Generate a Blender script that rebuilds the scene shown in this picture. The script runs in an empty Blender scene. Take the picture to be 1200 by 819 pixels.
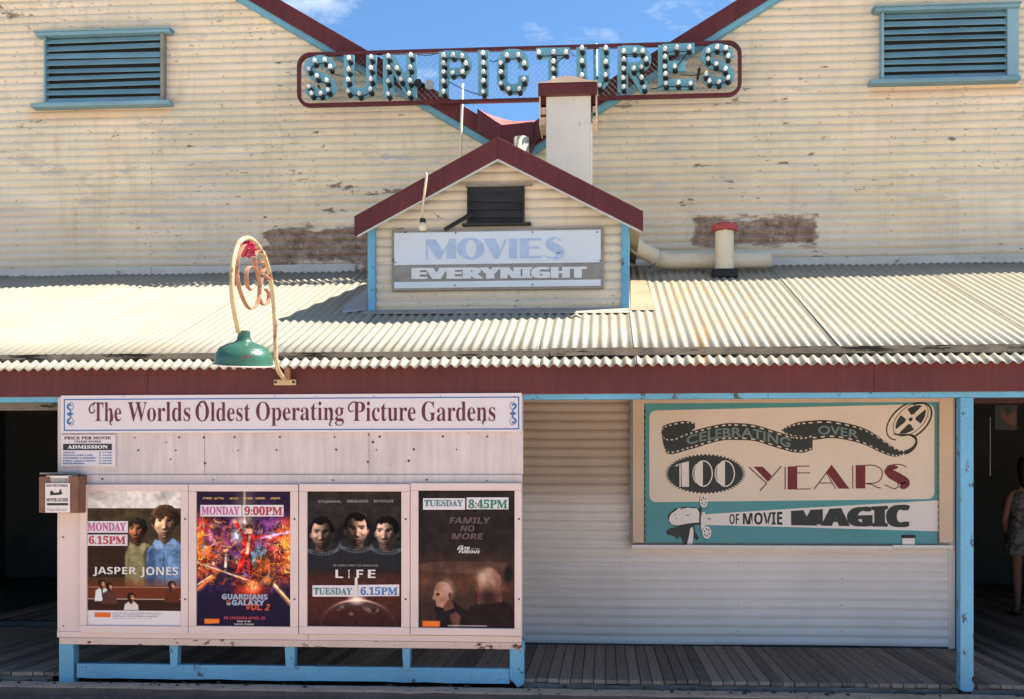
import bpy, bmesh, math, random
import numpy as np
from mathutils import Vector
R = math.radians
rng = random.Random(7)
SC = bpy.context.scene
COL = SC.collection

# ------------------------------------------------------------------ camera
F, EYE, HOR = 1360.0, 1.55, 560.0
TH = math.atan(106.0 / F)
cam = bpy.data.objects.new('camera', bpy.data.cameras.new('camera'))
COL.objects.link(cam)
cam.location = (0, 0, EYE)
cam.rotation_euler = (R(90), 0, TH)
cam.data.sensor_width = 36
cam.data.lens = F / 1200 * 36
cam.data.shift_y = (HOR - 409.5) / 1200
cam.data.clip_start = 0.1
cam.data.clip_end = 2000
SC.camera = cam

# ------------------------------------------------------------------ sun and sky
SUN_DIR = Vector((0.70, 0.17, 1.0)).normalized()      # towards the sun
sun = bpy.data.objects.new('sun', bpy.data.lights.new('sun', 'SUN'))
COL.objects.link(sun)
sun.data.energy = 3.6
sun.data.angle = R(0.5)
sun.data.color = (1.0, 0.93, 0.80)
sun.rotation_euler = SUN_DIR.to_track_quat('Z', 'Y').to_euler()
sun.location = (8, 4, 14)
W = bpy.data.worlds.new('World'); SC.world = W; W.use_nodes = True
nt = W.node_tree; nt.nodes.clear()
wo = nt.nodes.new('ShaderNodeOutputWorld'); bg = nt.nodes.new('ShaderNodeBackground')
sky = nt.nodes.new('ShaderNodeTexSky'); sky.sky_type = 'NISHITA'; sky.sun_disc = False
sky.sun_elevation = math.asin(SUN_DIR.z); sky.sun_rotation = math.atan2(SUN_DIR.x, SUN_DIR.y)
sky.air_density = 1.0; sky.dust_density = 0.6; sky.ozone_density = 2.5
bg.inputs['Strength'].default_value = 0.050
tc = nt.nodes.new('ShaderNodeTexCoord')
mp = nt.nodes.new('ShaderNodeMapping'); mp.inputs['Scale'].default_value = (1.0, 1.0, 2.2); mp.inputs['Location'].default_value = (0.33, 0.0, 0.115)
nz = nt.nodes.new('ShaderNodeTexNoise'); nz.inputs['Scale'].default_value = 5.0; nz.inputs['Detail'].default_value = 9; nz.inputs['Roughness'].default_value = 0.62
cr = nt.nodes.new('ShaderNodeValToRGB'); cr.color_ramp.elements[0].position = 0.53; cr.color_ramp.elements[1].position = 0.72
cr.color_ramp.elements[0].color = (0, 0, 0, 1); cr.color_ramp.elements[1].color = (0.8, 0.8, 0.8, 1)
mx = nt.nodes.new('ShaderNodeMix'); mx.data_type = 'RGBA'; mx.inputs['B'].default_value = (7.5, 7.8, 8.2, 1)
L = nt.links.new
tint = nt.nodes.new('ShaderNodeMix'); tint.data_type = 'RGBA'; tint.blend_type = 'MULTIPLY'; tint.inputs['Factor'].default_value = 1; tint.inputs['B'].default_value = (0.60, 0.83, 1.0, 1)
L(tc.outputs['Generated'], mp.inputs['Vector']); L(mp.outputs[0], nz.inputs['Vector']); L(nz.outputs['Fac'], cr.inputs[0])
L(cr.outputs[0], mx.inputs['Factor']); L(sky.outputs[0], tint.inputs['A']); L(tint.outputs['Result'], mx.inputs['A']); L(mx.outputs['Result'], bg.inputs['Color']); L(bg.outputs[0], wo.inputs[0])
SC.view_settings.view_transform = 'Standard'; SC.view_settings.look = 'None'
SC.view_settings.exposure = 2.0; SC.view_settings.gamma = 1.0; SC.view_settings.use_curve_mapping = False
SC.cycles.max_bounces = 8; SC.cycles.diffuse_bounces = 5

# ------------------------------------------------------------------ photo measurements -> metres on a plane Y
def ray(u, v):
    a = (u - 600) / F
    return (-math.sin(TH) + math.cos(TH) * a, math.cos(TH) + math.sin(TH) * a, (HOR - v) / F)
def P(u, v, Y):
    d = ray(u, v); t = Y / d[1]
    return (d[0] * t, EYE + d[2] * t)
YW = 12.30
def PX(u, Y): return P(u, HOR, Y)[0]
def PZ(v, Y, u=706): return P(u, v, Y)[1]
def YU(X, u):
    d = ray(u, HOR); return X * d[1] / d[0]

# ------------------------------------------------------------------ object helpers
WL = {}
def link(o, parent, c):
    COL.objects.link(o)
    if parent is not None:
        o.parent = parent
        o.location = Vector(c) - WL[parent.name]
    else:
        o.location = c
    WL[o.name] = Vector(c)
    return o
def thing(name, label, cat, loc, group=None):
    o = bpy.data.objects.new(name, None)
    link(o, None, Vector(loc)); o.empty_display_size = 0.1
    return tag(o, label, cat, group)
def tag(o, label, cat=None, group=None):
    o['label'] = label
    if cat: o['category'] = cat
    if group: o['group'] = group
    return o
class B:
    def __init__(s): s.v = []; s.f = []
    def add(s, vs, fs):
        n = len(s.v); s.v += [tuple(p) for p in vs]; s.f += [tuple(i + n for i in f) for f in fs]; return s
    def box(s, x0, x1, y0, y1, z0, z1):
        return s.add([(x0,y0,z0),(x1,y0,z0),(x1,y1,z0),(x0,y1,z0),(x0,y0,z1),(x1,y0,z1),(x1,y1,z1),(x0,y1,z1)],
                     [(0,3,2,1),(4,5,6,7),(0,1,5,4),(1,2,6,5),(2,3,7,6),(3,0,4,7)])
    def prism(s, pts, y0, y1):          # pts (X,Z) outline, extruded in Y
        n = len(pts)
        vs = [(x, y0, z) for x, z in pts] + [(x, y1, z) for x, z in pts]
        return s.add(vs, [tuple(range(n)), tuple(range(2*n-1, n-1, -1))] + [(i, n+i, n+(i+1) % n, (i+1) % n) for i in range(n)])
    def flat(s, pts, y):
        return s.add([(x, y, z) for x, z in pts], [tuple(range(len(pts)))])
    def prismx(s, pts, x0, x1):         # pts (Y,Z) outline, extruded in X
        n = len(pts)
        vs = [(x0, y, z) for y, z in pts] + [(x1, y, z) for y, z in pts]
        return s.add(vs, [tuple(range(n)), tuple(range(2*n-1, n-1, -1))] + [(i, n+i, n+(i+1) % n, (i+1) % n) for i in range(n)])
    def tube(s, pts, r, n=8, cap=True, flatx=1.0):
        pts = [Vector(p) for p in pts]; rs = r if isinstance(r, (list, tuple)) else [r] * len(pts)
        vs = []; up = None
        for i, p in enumerate(pts):
            t = (pts[min(i+1, len(pts)-1)] - pts[max(i-1, 0)]).normalized()
            if up is None: up = Vector((1, 0, 0)) if abs(t.x) < 0.8 else Vector((0, 0, 1))
            a = (up - t * up.dot(t)).normalized(); b = t.cross(a); up = a
            for k in range(n):
                g = 2 * math.pi * k / n
                vs.append(p + (a * math.cos(g) * flatx + b * math.sin(g)) * rs[i])
        m = len(pts)
        fs = [(i*n+k, i*n+(k+1) % n, (i+1)*n+(k+1) % n, (i+1)*n+k) for i in range(m-1) for k in range(n)]
        if cap: fs += [tuple(range(n-1, -1, -1)), tuple((m-1)*n + k for k in range(n))]
        return s.add(vs, fs)
    def lathe(s, prof, c, n=32, axis=Vector((0, 0, 1))):   # prof: (radius, height)
        q = Vector((0, 0, 1)).rotation_difference(axis)
        vs = []
        for r, h in prof:
            for k in range(n):
                g = 2 * math.pi * k / n
                vs.append(Vector(c) + q @ Vector((r * math.cos(g), r * math.sin(g), h)))
        m = len(prof)
        fs = [(i*n+k, i*n+(k+1) % n, (i+1)*n+(k+1) % n, (i+1)*n+k) for i in range(m-1) for k in range(n)]
        if prof[0][0] > 1e-5: fs.append(tuple(range(n-1, -1, -1)))
        if prof[-1][0] > 1e-5: fs.append(tuple((m-1)*n + k for k in range(n)))
        return s.add(vs, fs)
    def build(s, name, mat, parent=None, bev=0, smooth=False, kind=None, fixn=True):
        v = np.array(s.v, dtype=float)
        c = Vector(((v[:,0].min()+v[:,0].max())/2, (v[:,1].min()+v[:,1].max())/2, v[:,2].min()))
        me = bpy.data.meshes.new(name)
        me.from_pydata([(p[0]-c.x, p[1]-c.y, p[2]-c.z) for p in s.v], [], s.f)
        if fixn:
            bm = bmesh.new(); bm.from_mesh(me); bmesh.ops.recalc_face_normals(bm, faces=bm.faces); bm.to_mesh(me); bm.free()
        if smooth:
            me.polygons.foreach_set('use_smooth', [True] * len(me.polygons))
        me.materials.append(mat)
        o = bpy.data.objects.new(name, me)
        link(o, parent, c)
        if bev:
            m = o.modifiers.new('bevel', 'BEVEL'); m.width = bev; m.segments = 2; m.limit_method = 'ANGLE'; m.angle_limit = R(40)
        if kind: o['kind'] = kind
        return o
def inst(src, name, c, parent, mat=None):
    o = bpy.data.objects.new(name, src.data)
    return link(o, parent, Vector(c))
def autosmooth(o, ang=35):
    me = o.data
    me.polygons.foreach_set('use_smooth', [True] * len(me.polygons))
    bm = bmesh.new(); bm.from_mesh(me)
    for e in bm.edges:
        if len(e.link_faces) == 2 and e.calc_face_angle(0) > R(ang): e.smooth = False
    bm.to_mesh(me); bm.free()
    return o
def boxpx(u0, u1, v0, v1, Y0, Y1, um=None, b=None):
    um = (u0 + u1) / 2 if um is None else um
    b = b or B()
    return b.box(PX(u0, Y0), PX(u1, Y0), Y0, Y1, PZ(v1, Y0, um), PZ(v0, Y0, um))

# ------------------------------------------------------------------ materials
def lin(c):
    return tuple(((x / 255) / 12.92 if x / 255 <= 0.04045 else ((x / 255 + 0.055) / 1.055) ** 2.4) for x in c)
class NG:
    def __init__(s, name):
        s.m = bpy.data.materials.new(name); s.m.use_nodes = True; s.t = s.m.node_tree
        s.b = s.t.nodes['Principled BSDF']
        g = s.t.nodes.new('ShaderNodeNewGeometry'); s.pos = g.outputs['Position']
        sx = s.t.nodes.new('ShaderNodeSeparateXYZ'); s.L(s.pos, sx.inputs[0]); s.x, s.y, s.z = sx.outputs
    def L(s, a, b): s.t.links.new(a, b)
    def set(s, sock, v):
        if hasattr(v, 'default_value') or hasattr(v, 'is_linked'): s.L(v, sock)
        else: sock.default_value = v
    def noise(s, scale, detail=4, rough=0.55, stretch=(1, 1, 1), loc=(0, 0, 0)):
        m = s.t.nodes.new('ShaderNodeMapping'); m.inputs['Scale'].default_value = stretch; m.inputs['Location'].default_value = loc
        s.L(s.pos, m.inputs[0])
        n = s.t.nodes.new('ShaderNodeTexNoise'); n.inputs['Scale'].default_value = scale; n.inputs['Detail'].default_value = detail; n.inputs['Roughness'].default_value = rough
        s.L(m.outputs[0], n.inputs['Vector']); return n.outputs['Fac']
    def ramp(s, f, a, b, ca=0.0, cb=1.0):
        n = s.t.nodes.new('ShaderNodeMapRange'); n.inputs['From Min'].default_value = a; n.inputs['From Max'].default_value = b
        n.inputs['To Min'].default_value = ca; n.inputs['To Max'].default_value = cb; s.set(n.inputs['Value'], f); return n.outputs[0]
    def M(s, op, a, b=0.0, c=0.0):
        n = s.t.nodes.new('ShaderNodeMath'); n.operation = op
        s.set(n.inputs[0], a); s.set(n.inputs[1], b); s.set(n.inputs[2], c); return n.outputs[0]
    def mix(s, f, a, b, mode='MIX'):
        n = s.t.nodes.new('ShaderNodeMix'); n.data_type = 'RGBA'; n.blend_type = mode
        s.set(n.inputs['Factor'], f)
        for k, v in (('A', a), ('B', b)):
            if isinstance(v, tuple): v = (*v[:3], 1)
            s.set(n.inputs[k], v)
        return n.outputs['Result']
    def scale(s, c, f):
        n = s.t.nodes.new('ShaderNodeVectorMath'); n.operation = 'SCALE'
        if isinstance(c, tuple): n.inputs[0].default_value = c[:3]
        else: s.L(c, n.inputs[0])
        s.set(n.inputs['Scale'], f); return n.outputs[0]
    def rnd(s):
        n = s.t.nodes.new('ShaderNodeObjectInfo'); return n.outputs['Random']
    def bump(s, h, strength=0.3, dist=0.002):
        n = s.t.nodes.new('ShaderNodeBump'); n.inputs['Strength'].default_value = strength; n.inputs['Distance'].default_value = dist
        s.set(n.inputs['Height'], h); s.L(n.outputs[0], s.b.inputs['Normal'])
    def boxmask(s, x0, x1, z0, z1, soft=0.03, wob=0.0, wscale=3.0, sy=None):
        w = s.M('MULTIPLY', s.M('SUBTRACT', s.noise(wscale, 8, 0.68, (0.55, 1, 1.7)), 0.5), wob * 2)
        dx = s.M('SUBTRACT', s.M('ABSOLUTE', s.M('SUBTRACT', s.x, (x0 + x1) / 2)), (x1 - x0) / 2)
        zz = s.y if sy else s.z
        dz = s.M('SUBTRACT', s.M('ABSOLUTE', s.M('SUBTRACT', zz, (z0 + z1) / 2)), (z1 - z0) / 2)
        d = s.M('ADD', s.M('MAXIMUM', dx, dz), w)
        return s.ramp(d, soft, -soft)
    def done(s, col, rough=0.6, metal=0.0, spec=0.3):
        if isinstance(col, tuple): s.b.inputs['Base Color'].default_value = (*col[:3], 1)
        else: s.L(col, s.b.inputs['Base Color'])
        s.set(s.b.inputs['Roughness'], rough); s.b.inputs['Metallic'].default_value = metal
        s.b.inputs['Specular IOR Level'].default_value = spec
        return s.m
def paint(name, col, rough=0.55, var=0.12, vs=1.6, dirt=0.12, chip=None, chipt=0.68, chips=9, stretch=(1,1,1), rand=0.0, bump=0.25, spec=0.3, streak=0.0, metal=0.0):
    g = NG(name)
    c = g.scale(col, g.ramp(g.noise(vs, 5, 0.6), 0.25, 0.75, 1 - var, 1 + var))
    fine = g.noise(70, 3, 0.6, stretch)
    c = g.scale(c, g.ramp(fine, 0.2, 0.8, 1 - dirt, 1 + dirt * 0.5))
    if streak: c = g.scale(c, g.ramp(g.noise(5, 5, 0.6, (4, 4, 0.35)), 0.35, 0.7, 1.0, 1 - streak))
    if rand: c = g.scale(c, g.ramp(g.rnd(), 0, 1, 1 - rand, 1 + rand))
    h = fine
    if chip:
        k = g.ramp(g.noise(chips, 9, 0.72, stretch, (3.1, 0, 1.7)), chipt, chipt + 0.015)
        c = g.mix(k, c, chip); h = g.M('SUBTRACT', fine, g.M('MULTIPLY', k, 1.5))
    g.bump(h, bump, 0.003)
    return g.done(c, rough, metal, spec)
M = {}
M['maroon'] = paint('maroon paint', (0.105, 0.020, 0.023), 0.5, 0.22, 1.6, 0.16, (0.20, 0.10, 0.085), 0.69, 14, streak=0.25, bump=0.4)
M['maroon_sunlit'] = paint('sunlit maroon paint', (0.34, 0.10, 0.09), 0.6, 0.2, 4, 0.2, (0.5, 0.25, 0.2), 0.6, 12)  # lighter copy of the maroon, sunlight put into its colour
M['blue'] = paint('weathered light blue paint', (0.125, 0.345, 0.52), 0.55, 0.14, 2.5, 0.14, (0.07, 0.075, 0.08), 0.60, 9, (1, 1, 0.6), bump=0.5)
M['vent_blue'] = paint('dull blue louvre paint', (0.19, 0.34, 0.40), 0.55, 0.16, 2.5, 0.14, (0.08, 0.10, 0.11), 0.65, 16, (0.5, 1, 2), rand=0.1)
M['trim_blue'] = paint('sky blue trim paint', (0.15, 0.38, 0.52), 0.5, 0.12, 2.5, 0.12, (0.06, 0.09, 0.1), 0.7, 14)
M['board'] = paint('off white sign board paint', (0.54, 0.475, 0.47), 0.5, 0.10, 2.5, 0.10, (0.10, 0.06, 0.05), 0.67, 22, bump=0.15, streak=0.2)
M['case'] = paint('pinkish white case paint', (0.58, 0.465, 0.445), 0.45, 0.07, 2.0, 0.06, (0.2, 0.12, 0.1), 0.69, 20, bump=0.1)
M['rusty_rail'] = paint('white paint flaking to rust', (0.55, 0.43, 0.38), 0.6, 0.12, 3, 0.12, (0.12, 0.04, 0.025), 0.585, 7, (1, 1, 2), bump=0.5)
M['print_maroon'] = paint('maroon lettering', (0.105, 0.02, 0.033), 0.4, 0.05, 4, 0.05)
M['print_blue'] = paint('dark blue lettering', (0.03, 0.13, 0.33), 0.4, 0.05)
M['header_white'] = paint('header sign white', (0.57, 0.525, 0.55), 0.4, 0.04, 2, 0.05, (0.15, 0.1, 0.1), 0.72, 30, bump=0.05)
M['black'] = paint('black print', (0.022, 0.024, 0.028), 0.5, 0.1)
M['dark_iron'] = paint('dark weathered timber', (0.028, 0.028, 0.032), 0.7, 0.3, 6, 0.3, (0.13, 0.12, 0.12), 0.68, 16, (0.3, 1, 2))
M['white_print'] = paint('white print', (0.72, 0.72, 0.74), 0.5, 0.04)
M['sign_white'] = paint('faded white sign board', (0.56, 0.63, 0.70), 0.5, 0.05, 3, 0.06, (0.3, 0.3, 0.3), 0.78, 30)
M['sign_grey'] = paint('worn grey sign board', (0.24, 0.235, 0.225), 0.65, 0.18, 7, 0.2, (0.5, 0.5, 0.5), 0.70, 24)
M['faded_blue'] = paint('faded blue lettering', (0.36, 0.47, 0.66), 0.5, 0.12, 12, 0.1)
M['night_white'] = paint('weathered white lettering', (0.58, 0.63, 0.66), 0.55, 0.08, 9, 0.1)
M['timber'] = paint('weathered grey timber', (0.27, 0.225, 0.165), 0.85, 0.4, 5, 0.4, (0.03, 0.026, 0.022), 0.56, 9, (0.22, 1, 2.4), bump=0.8)
M['sign_timber'] = paint('grey sign frame timber', (0.25, 0.24, 0.21), 0.75, 0.25, 5, 0.2, (0.06, 0.06, 0.05), 0.62, 14, (0.4, 1, 1))
M['flash2'] = paint('dusty cream flashing', (0.36, 0.33, 0.27), 0.6, 0.2, 5, 0.15, (0.2, 0.15, 0.1), 0.62, 9)
M['wallfoot'] = paint('pale painted flashing', (0.50, 0.50, 0.46), 0.5, 0.15, 4, 0.12, (0.25, 0.2, 0.17), 0.62, 12, (0.5, 1, 1))
M['flash'] = paint('grey galvanised flashing', (0.34, 0.36, 0.37), 0.5, 0.15, 3, 0.12, (0.16, 0.14, 0.13), 0.66, 8)
M['cream_flash'] = paint('rust tinged cream flashing', (0.33, 0.25, 0.165), 0.5, 0.2, 4, 0.1, (0.45, 0.25, 0.1), 0.66, 8)
M['pipe'] = paint('cream painted pipe', (0.66, 0.60, 0.46), 0.45, 0.1, 4, 0.08, (0.35, 0.2, 0.1), 0.71, 9)
M['chimney'] = paint('pale render', (0.57, 0.54, 0.50), 0.7, 0.08, 3, 0.08, (0.26, 0.25, 0.25), 0.665, 11, (1, 1, 0.8))
M['chimney_edge'] = paint('stained cream board', (0.62, 0.48, 0.36), 0.7, 0.2, 5, 0.2, (0.2, 0.1, 0.07), 0.62, 10)
M['red_cap'] = paint('red enamel cap', (0.36, 0.045, 0.04), 0.35, 0.12, 5, 0.1, spec=0.5)
M['letter_blue'] = paint('teal blue enamel letters', (0.15, 0.36, 0.44), 0.45, 0.14, 4, 0.1, (0.07, 0.12, 0.14), 0.69, 14)
M['bulb'] = paint('frosted white bulb glass', (0.72, 0.74, 0.72), 0.18, 0.03, rand=0.2, spec=0.6)
M['socket'] = paint('black rubber socket', (0.012, 0.014, 0.017), 0.5, 0.1)
M['wire'] = paint('galvanised wire', (0.22, 0.2, 0.2), 0.5, 0.1)
M['lamp_green'] = paint('chipped green enamel', (0.026, 0.10, 0.065), 0.3, 0.3, 5, 0.15, (0.09, 0.045, 0.03), 0.62, 7, bump=0.15, spec=0.6)
M['lamp_arm'] = paint('cream paint over rust', (0.44, 0.35, 0.21), 0.5, 0.2, 6, 0.15, (0.26, 0.11, 0.06), 0.57, 8, (1, 1, 0.6))
M['scroll'] = paint('rusty orange scroll iron', (0.34, 0.17, 0.105), 0.65, 0.25, 12, 0.2, (0.6, 0.42, 0.28), 0.6, 20)
M['rose'] = paint('red glass', (0.28, 0.008, 0.03), 0.2, 0.3, 20, spec=0.6)
M['kraft'] = paint('brown weathered timber box', (0.17, 0.085, 0.055), 0.8, 0.3, 6, 0.25, (0.05, 0.03, 0.02), 0.62, 12, (1, 1, 0.3))
M['paper'] = paint('newsprint', (0.62, 0.56, 0.54), 0.8, 0.06)
M['paper_grey'] = paint('grey newsprint', (0.30, 0.28, 0.27), 0.8, 0.3, 30)
M['concrete'] = paint('worn concrete kerb', (0.52, 0.37, 0.265), 0.9, 0.25, 5, 0.25, (0.07, 0.06, 0.05), 0.6, 16, bump=0.8)
M['kerb_face'] = paint('stained kerb face', (0.12, 0.09, 0.08), 0.9, 0.25, 5, 0.25, (0.3, 0.28, 0.26), 0.72, 24, bump=0.8)
M['street'] = paint('pale sandy street', (0.62, 0.50, 0.405), 0.9, 0.2, 0.9, 0.3, (0.34, 0.2, 0.14), 0.62, 30, bump=0.8)  # paled well past red dirt to bounce fill onto the shaded front
M['footing'] = paint('dark earth and stones', (0.035, 0.028, 0.025), 0.95, 0.4, 8, 0.4, (0.2, 0.16, 0.14), 0.64, 16, bump=1)
M['rubble'] = paint('loose stone', (0.10, 0.08, 0.07), 0.95, 0.3, 8, 0.4, rand=0.4)
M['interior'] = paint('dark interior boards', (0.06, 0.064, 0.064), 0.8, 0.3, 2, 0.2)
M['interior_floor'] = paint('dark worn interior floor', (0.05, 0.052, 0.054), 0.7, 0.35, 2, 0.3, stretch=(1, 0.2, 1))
M['door_maroon'] = paint('dark maroon door jamb', (0.06, 0.022, 0.022), 0.6, 0.2, 2)
M['edge_board'] = paint('grey timber edge board', (0.18, 0.16, 0.145), 0.85, 0.3, 6, 0.3, (0.03, 0.03, 0.03), 0.6, 10, (0.3, 1, 2), bump=0.7)
M['dark_nail'] = paint('rusted nail', (0.10, 0.06, 0.04), 0.8)
# sign colours of the anniversary board
M['s_frame'] = paint('apricot painted frame', (0.64, 0.48, 0.36), 0.5, 0.08, 3, 0.06, (0.2, 0.1, 0.06), 0.74, 14)
M['s_teal'] = paint('teal sign paint', (0.085, 0.30, 0.33), 0.45, 0.07, 3, 0.06, (0.04, 0.09, 0.1), 0.76, 26)
M['s_cream'] = paint('cream sign paint', (0.76, 0.65, 0.56), 0.45, 0.06, 2.5, 0.05, (0.3, 0.2, 0.15), 0.79, 26)
M['s_black'] = paint('blackish film print', (0.03, 0.035, 0.038), 0.45, 0.15, 5)
M['s_grey'] = paint('grey green lettering', (0.17, 0.24, 0.25), 0.45, 0.05)
M['s_red'] = paint('crimson lettering', (0.17, 0.018, 0.028), 0.45, 0.08)
M['s_white'] = paint('white sign paint', (0.80, 0.74, 0.72), 0.45, 0.05)

def wall_mat():
    g = NG('peeling cream corrugated iron')
    c = g.mix(g.ramp(g.noise(0.7, 5, 0.6), 0.35, 0.68), (0.74, 0.64, 0.47), (0.70, 0.63, 0.50))
    c = g.scale(c, g.ramp(g.noise(2.2, 6, 0.65, (0.4, 1, 1.6)), 0.3, 0.7, 0.86, 1.08))
    c = g.scale(c, g.ramp(g.rnd(), 0, 1, 0.94, 1.05))
    c = g.scale(c, g.ramp(g.noise(4, 5, 0.6, (2.5, 2.5, 0.25)), 0.5, 0.8, 1.0, 0.86))
    # greyer and cooler colour over the lowest half metre of sheets
    low = g.ramp(g.M('ADD', g.z, g.M('MULTIPLY', g.noise(2, 4), 0.5)), PZ(232, YW), PZ(292, YW))
    c = g.mix(g.M('MULTIPLY', low, 0.55), c, (0.47, 0.46, 0.41))
    c = g.mix(g.ramp(g.noise(1.1, 7, 0.72, (0.6, 1, 1.3), (8, 0, 3)), 0.50, 0.68, 0, 0.45), c, (0.50, 0.43, 0.33))
    c = g.mix(g.ramp(g.noise(2.6, 7, 0.75, (1.6, 1, 0.3), (1, 6, 3)), 0.56, 0.70, 0, 0.4), c, (0.45, 0.33, 0.2))
    # rust-orange tint painting the warm shade below the vent sills
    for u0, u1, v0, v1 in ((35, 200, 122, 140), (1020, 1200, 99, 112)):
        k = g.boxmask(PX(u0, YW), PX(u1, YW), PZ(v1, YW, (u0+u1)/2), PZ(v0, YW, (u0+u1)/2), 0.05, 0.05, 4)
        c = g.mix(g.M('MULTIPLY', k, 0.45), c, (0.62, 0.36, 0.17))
    # flaked paint: short horizontal chips showing grey metal
    for loc, th, sc, cc in (((0, 0, 0), 0.655, 6, (0.24, 0.22, 0.185)), ((5, 2, 3), 0.665, 13, (0.10, 0.085, 0.07)), ((9, 1, 4), 0.64, 24, (0.20, 0.16, 0.12)), ((3, 4, 9), 0.645, 4.5, (0.15, 0.125, 0.10)), ((6, 3, 8), 0.62, 3.4, (0.50, 0.48, 0.44)), ((2, 7, 1), 0.60, 2.2, (0.55, 0.50, 0.40))):
        cl = g.ramp(g.noise(0.55, 4, 0.65, (0.7, 1, 1.4), (loc[1], 3, loc[0])), 0.38, 0.62, -0.09, 0.035)
        k = g.ramp(g.M('ADD', g.noise(sc, 8, 0.7, (0.5, 1, 1.5), loc), cl), th, th + 0.012)
        c = g.mix(g.M('MULTIPLY', k, 0.85), c, cc)
    # two big areas where the paint has gone down to brown primer
    bare = g.mix(g.ramp(g.noise(9, 7, 0.7), 0.35, 0.65), (0.15, 0.09, 0.065), (0.36, 0.27, 0.20))
    bare = g.mix(g.ramp(g.noise(26, 5, 0.6), 0.64, 0.67), bare, (0.6, 0.55, 0.45))
    k1 = g.boxmask(PX(812, YW), PX(956, YW), PZ(289, YW, 880), PZ(255, YW, 880), 0.02, 0.17, 6)
    k2 = g.boxmask(PX(312, YW), PX(470, YW), PZ(312, YW, 380), PZ(266, YW, 380), 0.02, 0.24, 5)
    k = g.M('MAXIMUM', k1, k2)
    c = g.mix(g.M('MULTIPLY', k, g.ramp(g.noise(11, 7, 0.7, (0.35, 1, 2.2)), 0.36, 0.46, 0.8, 1)), c, bare)
    g.bump(g.M('SUBTRACT', g.noise(60, 3), g.M('MULTIPLY', k, 0.8)), 0.25, 0.003)
    return g.done(c, 0.55, 0, 0.25)
def roof_mat():
    g = NG('cream painted roof iron')
    c = g.mix(g.ramp(g.noise(0.9, 5, 0.6), 0.35, 0.68), (0.325, 0.295, 0.23), (0.29, 0.268, 0.215))
    c = g.scale(c, g.ramp(g.noise(3, 6, 0.65, (3, 0.5, 1)), 0.3, 0.7, 0.90, 1.05))
    c = g.scale(c, g.ramp(g.rnd(), 0, 1, 0.94, 1.04))
    st = g.ramp(g.noise(4, 6, 0.65, (3.2, 0.35, 0.35)), 0.50, 0.66)
    zone = g.ramp(g.M('ABSOLUTE', g.M('SUBTRACT', g.x, 0.75)), 0.9, 0.35)
    c = g.mix(g.M('MULTIPLY', g.M('MULTIPLY', st, zone), 0.75), c, (0.42, 0.24, 0.10))
    c = g.mix(g.ramp(g.noise(1.3, 6, 0.7, (2.4, 0.5, 1), (4, 4, 4)), 0.52, 0.62, 0, 0.35), c, (0.36, 0.27, 0.17))
    k = g.ramp(g.noise(8, 7, 0.66, (2.2, 0.5, 1)), 0.735, 0.75)
    c = g.mix(g.M('MULTIPLY', k, 0.8), c, (0.28, 0.20, 0.14))
    g.bump(g.noise(60, 3), 0.2, 0.002)
    return g.done(c, 0.5, 0, 0.25)
def inner_wall_mat():
    g = NG('white painted corrugated iron')
    c = g.scale((0.79, 0.72, 0.68), g.ramp(g.noise(1.4, 5, 0.6), 0.3, 0.7, 0.93, 1.06))
    c = g.scale(c, g.ramp(g.rnd(), 0, 1, 0.97, 1.03))
    c = g.mix(g.ramp(g.z, 1.3, 1.5), c, g.scale((0.50, 0.41, 0.35), g.ramp(g.noise(2, 5), 0.3, 0.7, 0.9, 1.1)))  # dim warm light under the verandah roof painted into the upper wall
    k = g.ramp(g.noise(18, 6, 0.66, (0.6, 1, 1)), 0.735, 0.75)
    c = g.mix(g.M('MULTIPLY', k, 0.7), c, (0.2, 0.17, 0.16))
    g.bump(g.noise(60, 3), 0.15, 0.002)
    return g.done(c, 0.5, 0, 0.3)
def deck_mat():
    g = NG('grey weathered decking')
    c = g.scale((0.20, 0.162, 0.135), g.ramp(g.rnd(), 0, 1, 0.55, 1.45))
    c = g.scale(c, g.ramp(g.noise(14, 6, 0.7, (5, 0.25, 1)), 0.25, 0.75, 0.6, 1.4))
    c = g.mix(g.ramp(g.noise(30, 4, 0.6), 0.70, 0.73), c, (0.22, 0.2, 0.19))
    g.bump(g.noise(20, 6, 0.7, (6, 0.25, 1)), 0.7, 0.004)
    return g.done(c, 0.8, 0, 0.25)

# ------------------------------------------------------------------ lettering (Blender's own built-in face)
def serif(s):
    o = ''
    for ch in s:
        if 'A' <= ch <= 'Z': o += chr(0x1D400 + ord(ch) - 65)
        elif 'a' <= ch <= 'z': o += chr(0x1D41A + ord(ch) - 97)
        elif '0' <= ch <= '9': o += chr(0x1D7CE + ord(ch) - 48)
        else: o += ch
    return o
def sansb(s):
    o = ''
    for ch in s:
        if 'A' <= ch <= 'Z': o += chr(0x1D5D4 + ord(ch) - 65)
        elif 'a' <= ch <= 'z': o += chr(0x1D5EE + ord(ch) - 97)
        elif '0' <= ch <= '9': o += chr(0x1D7EC + ord(ch) - 48)
        else: o += ch
    return o
def glyphs(body, offset=0.0, shear=0.0, space=1.0):
    cu = bpy.data.curves.new('lettering', 'FONT'); cu.body = body; cu.size = 1; cu.offset = offset; cu.shear = shear; cu.resolution_u = 4; cu.space_character = space
    o = bpy.data.objects.new('lettering', cu)
    me = bpy.data.meshes.new_from_object(o)
    n = len(me.vertices); co = np.empty(n * 3); me.vertices.foreach_get('co', co); co = co.reshape(n, 3)
    fs = [tuple(p.vertices) for p in me.polygons]
    bpy.data.objects.remove(o); bpy.data.curves.remove(cu); bpy.data.meshes.remove(me)
    lo = co[:, :2].min(0); hi = co[:, :2].max(0)
    uv = (co[:, :2] - lo) / (hi - lo)
    return uv, fs
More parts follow.
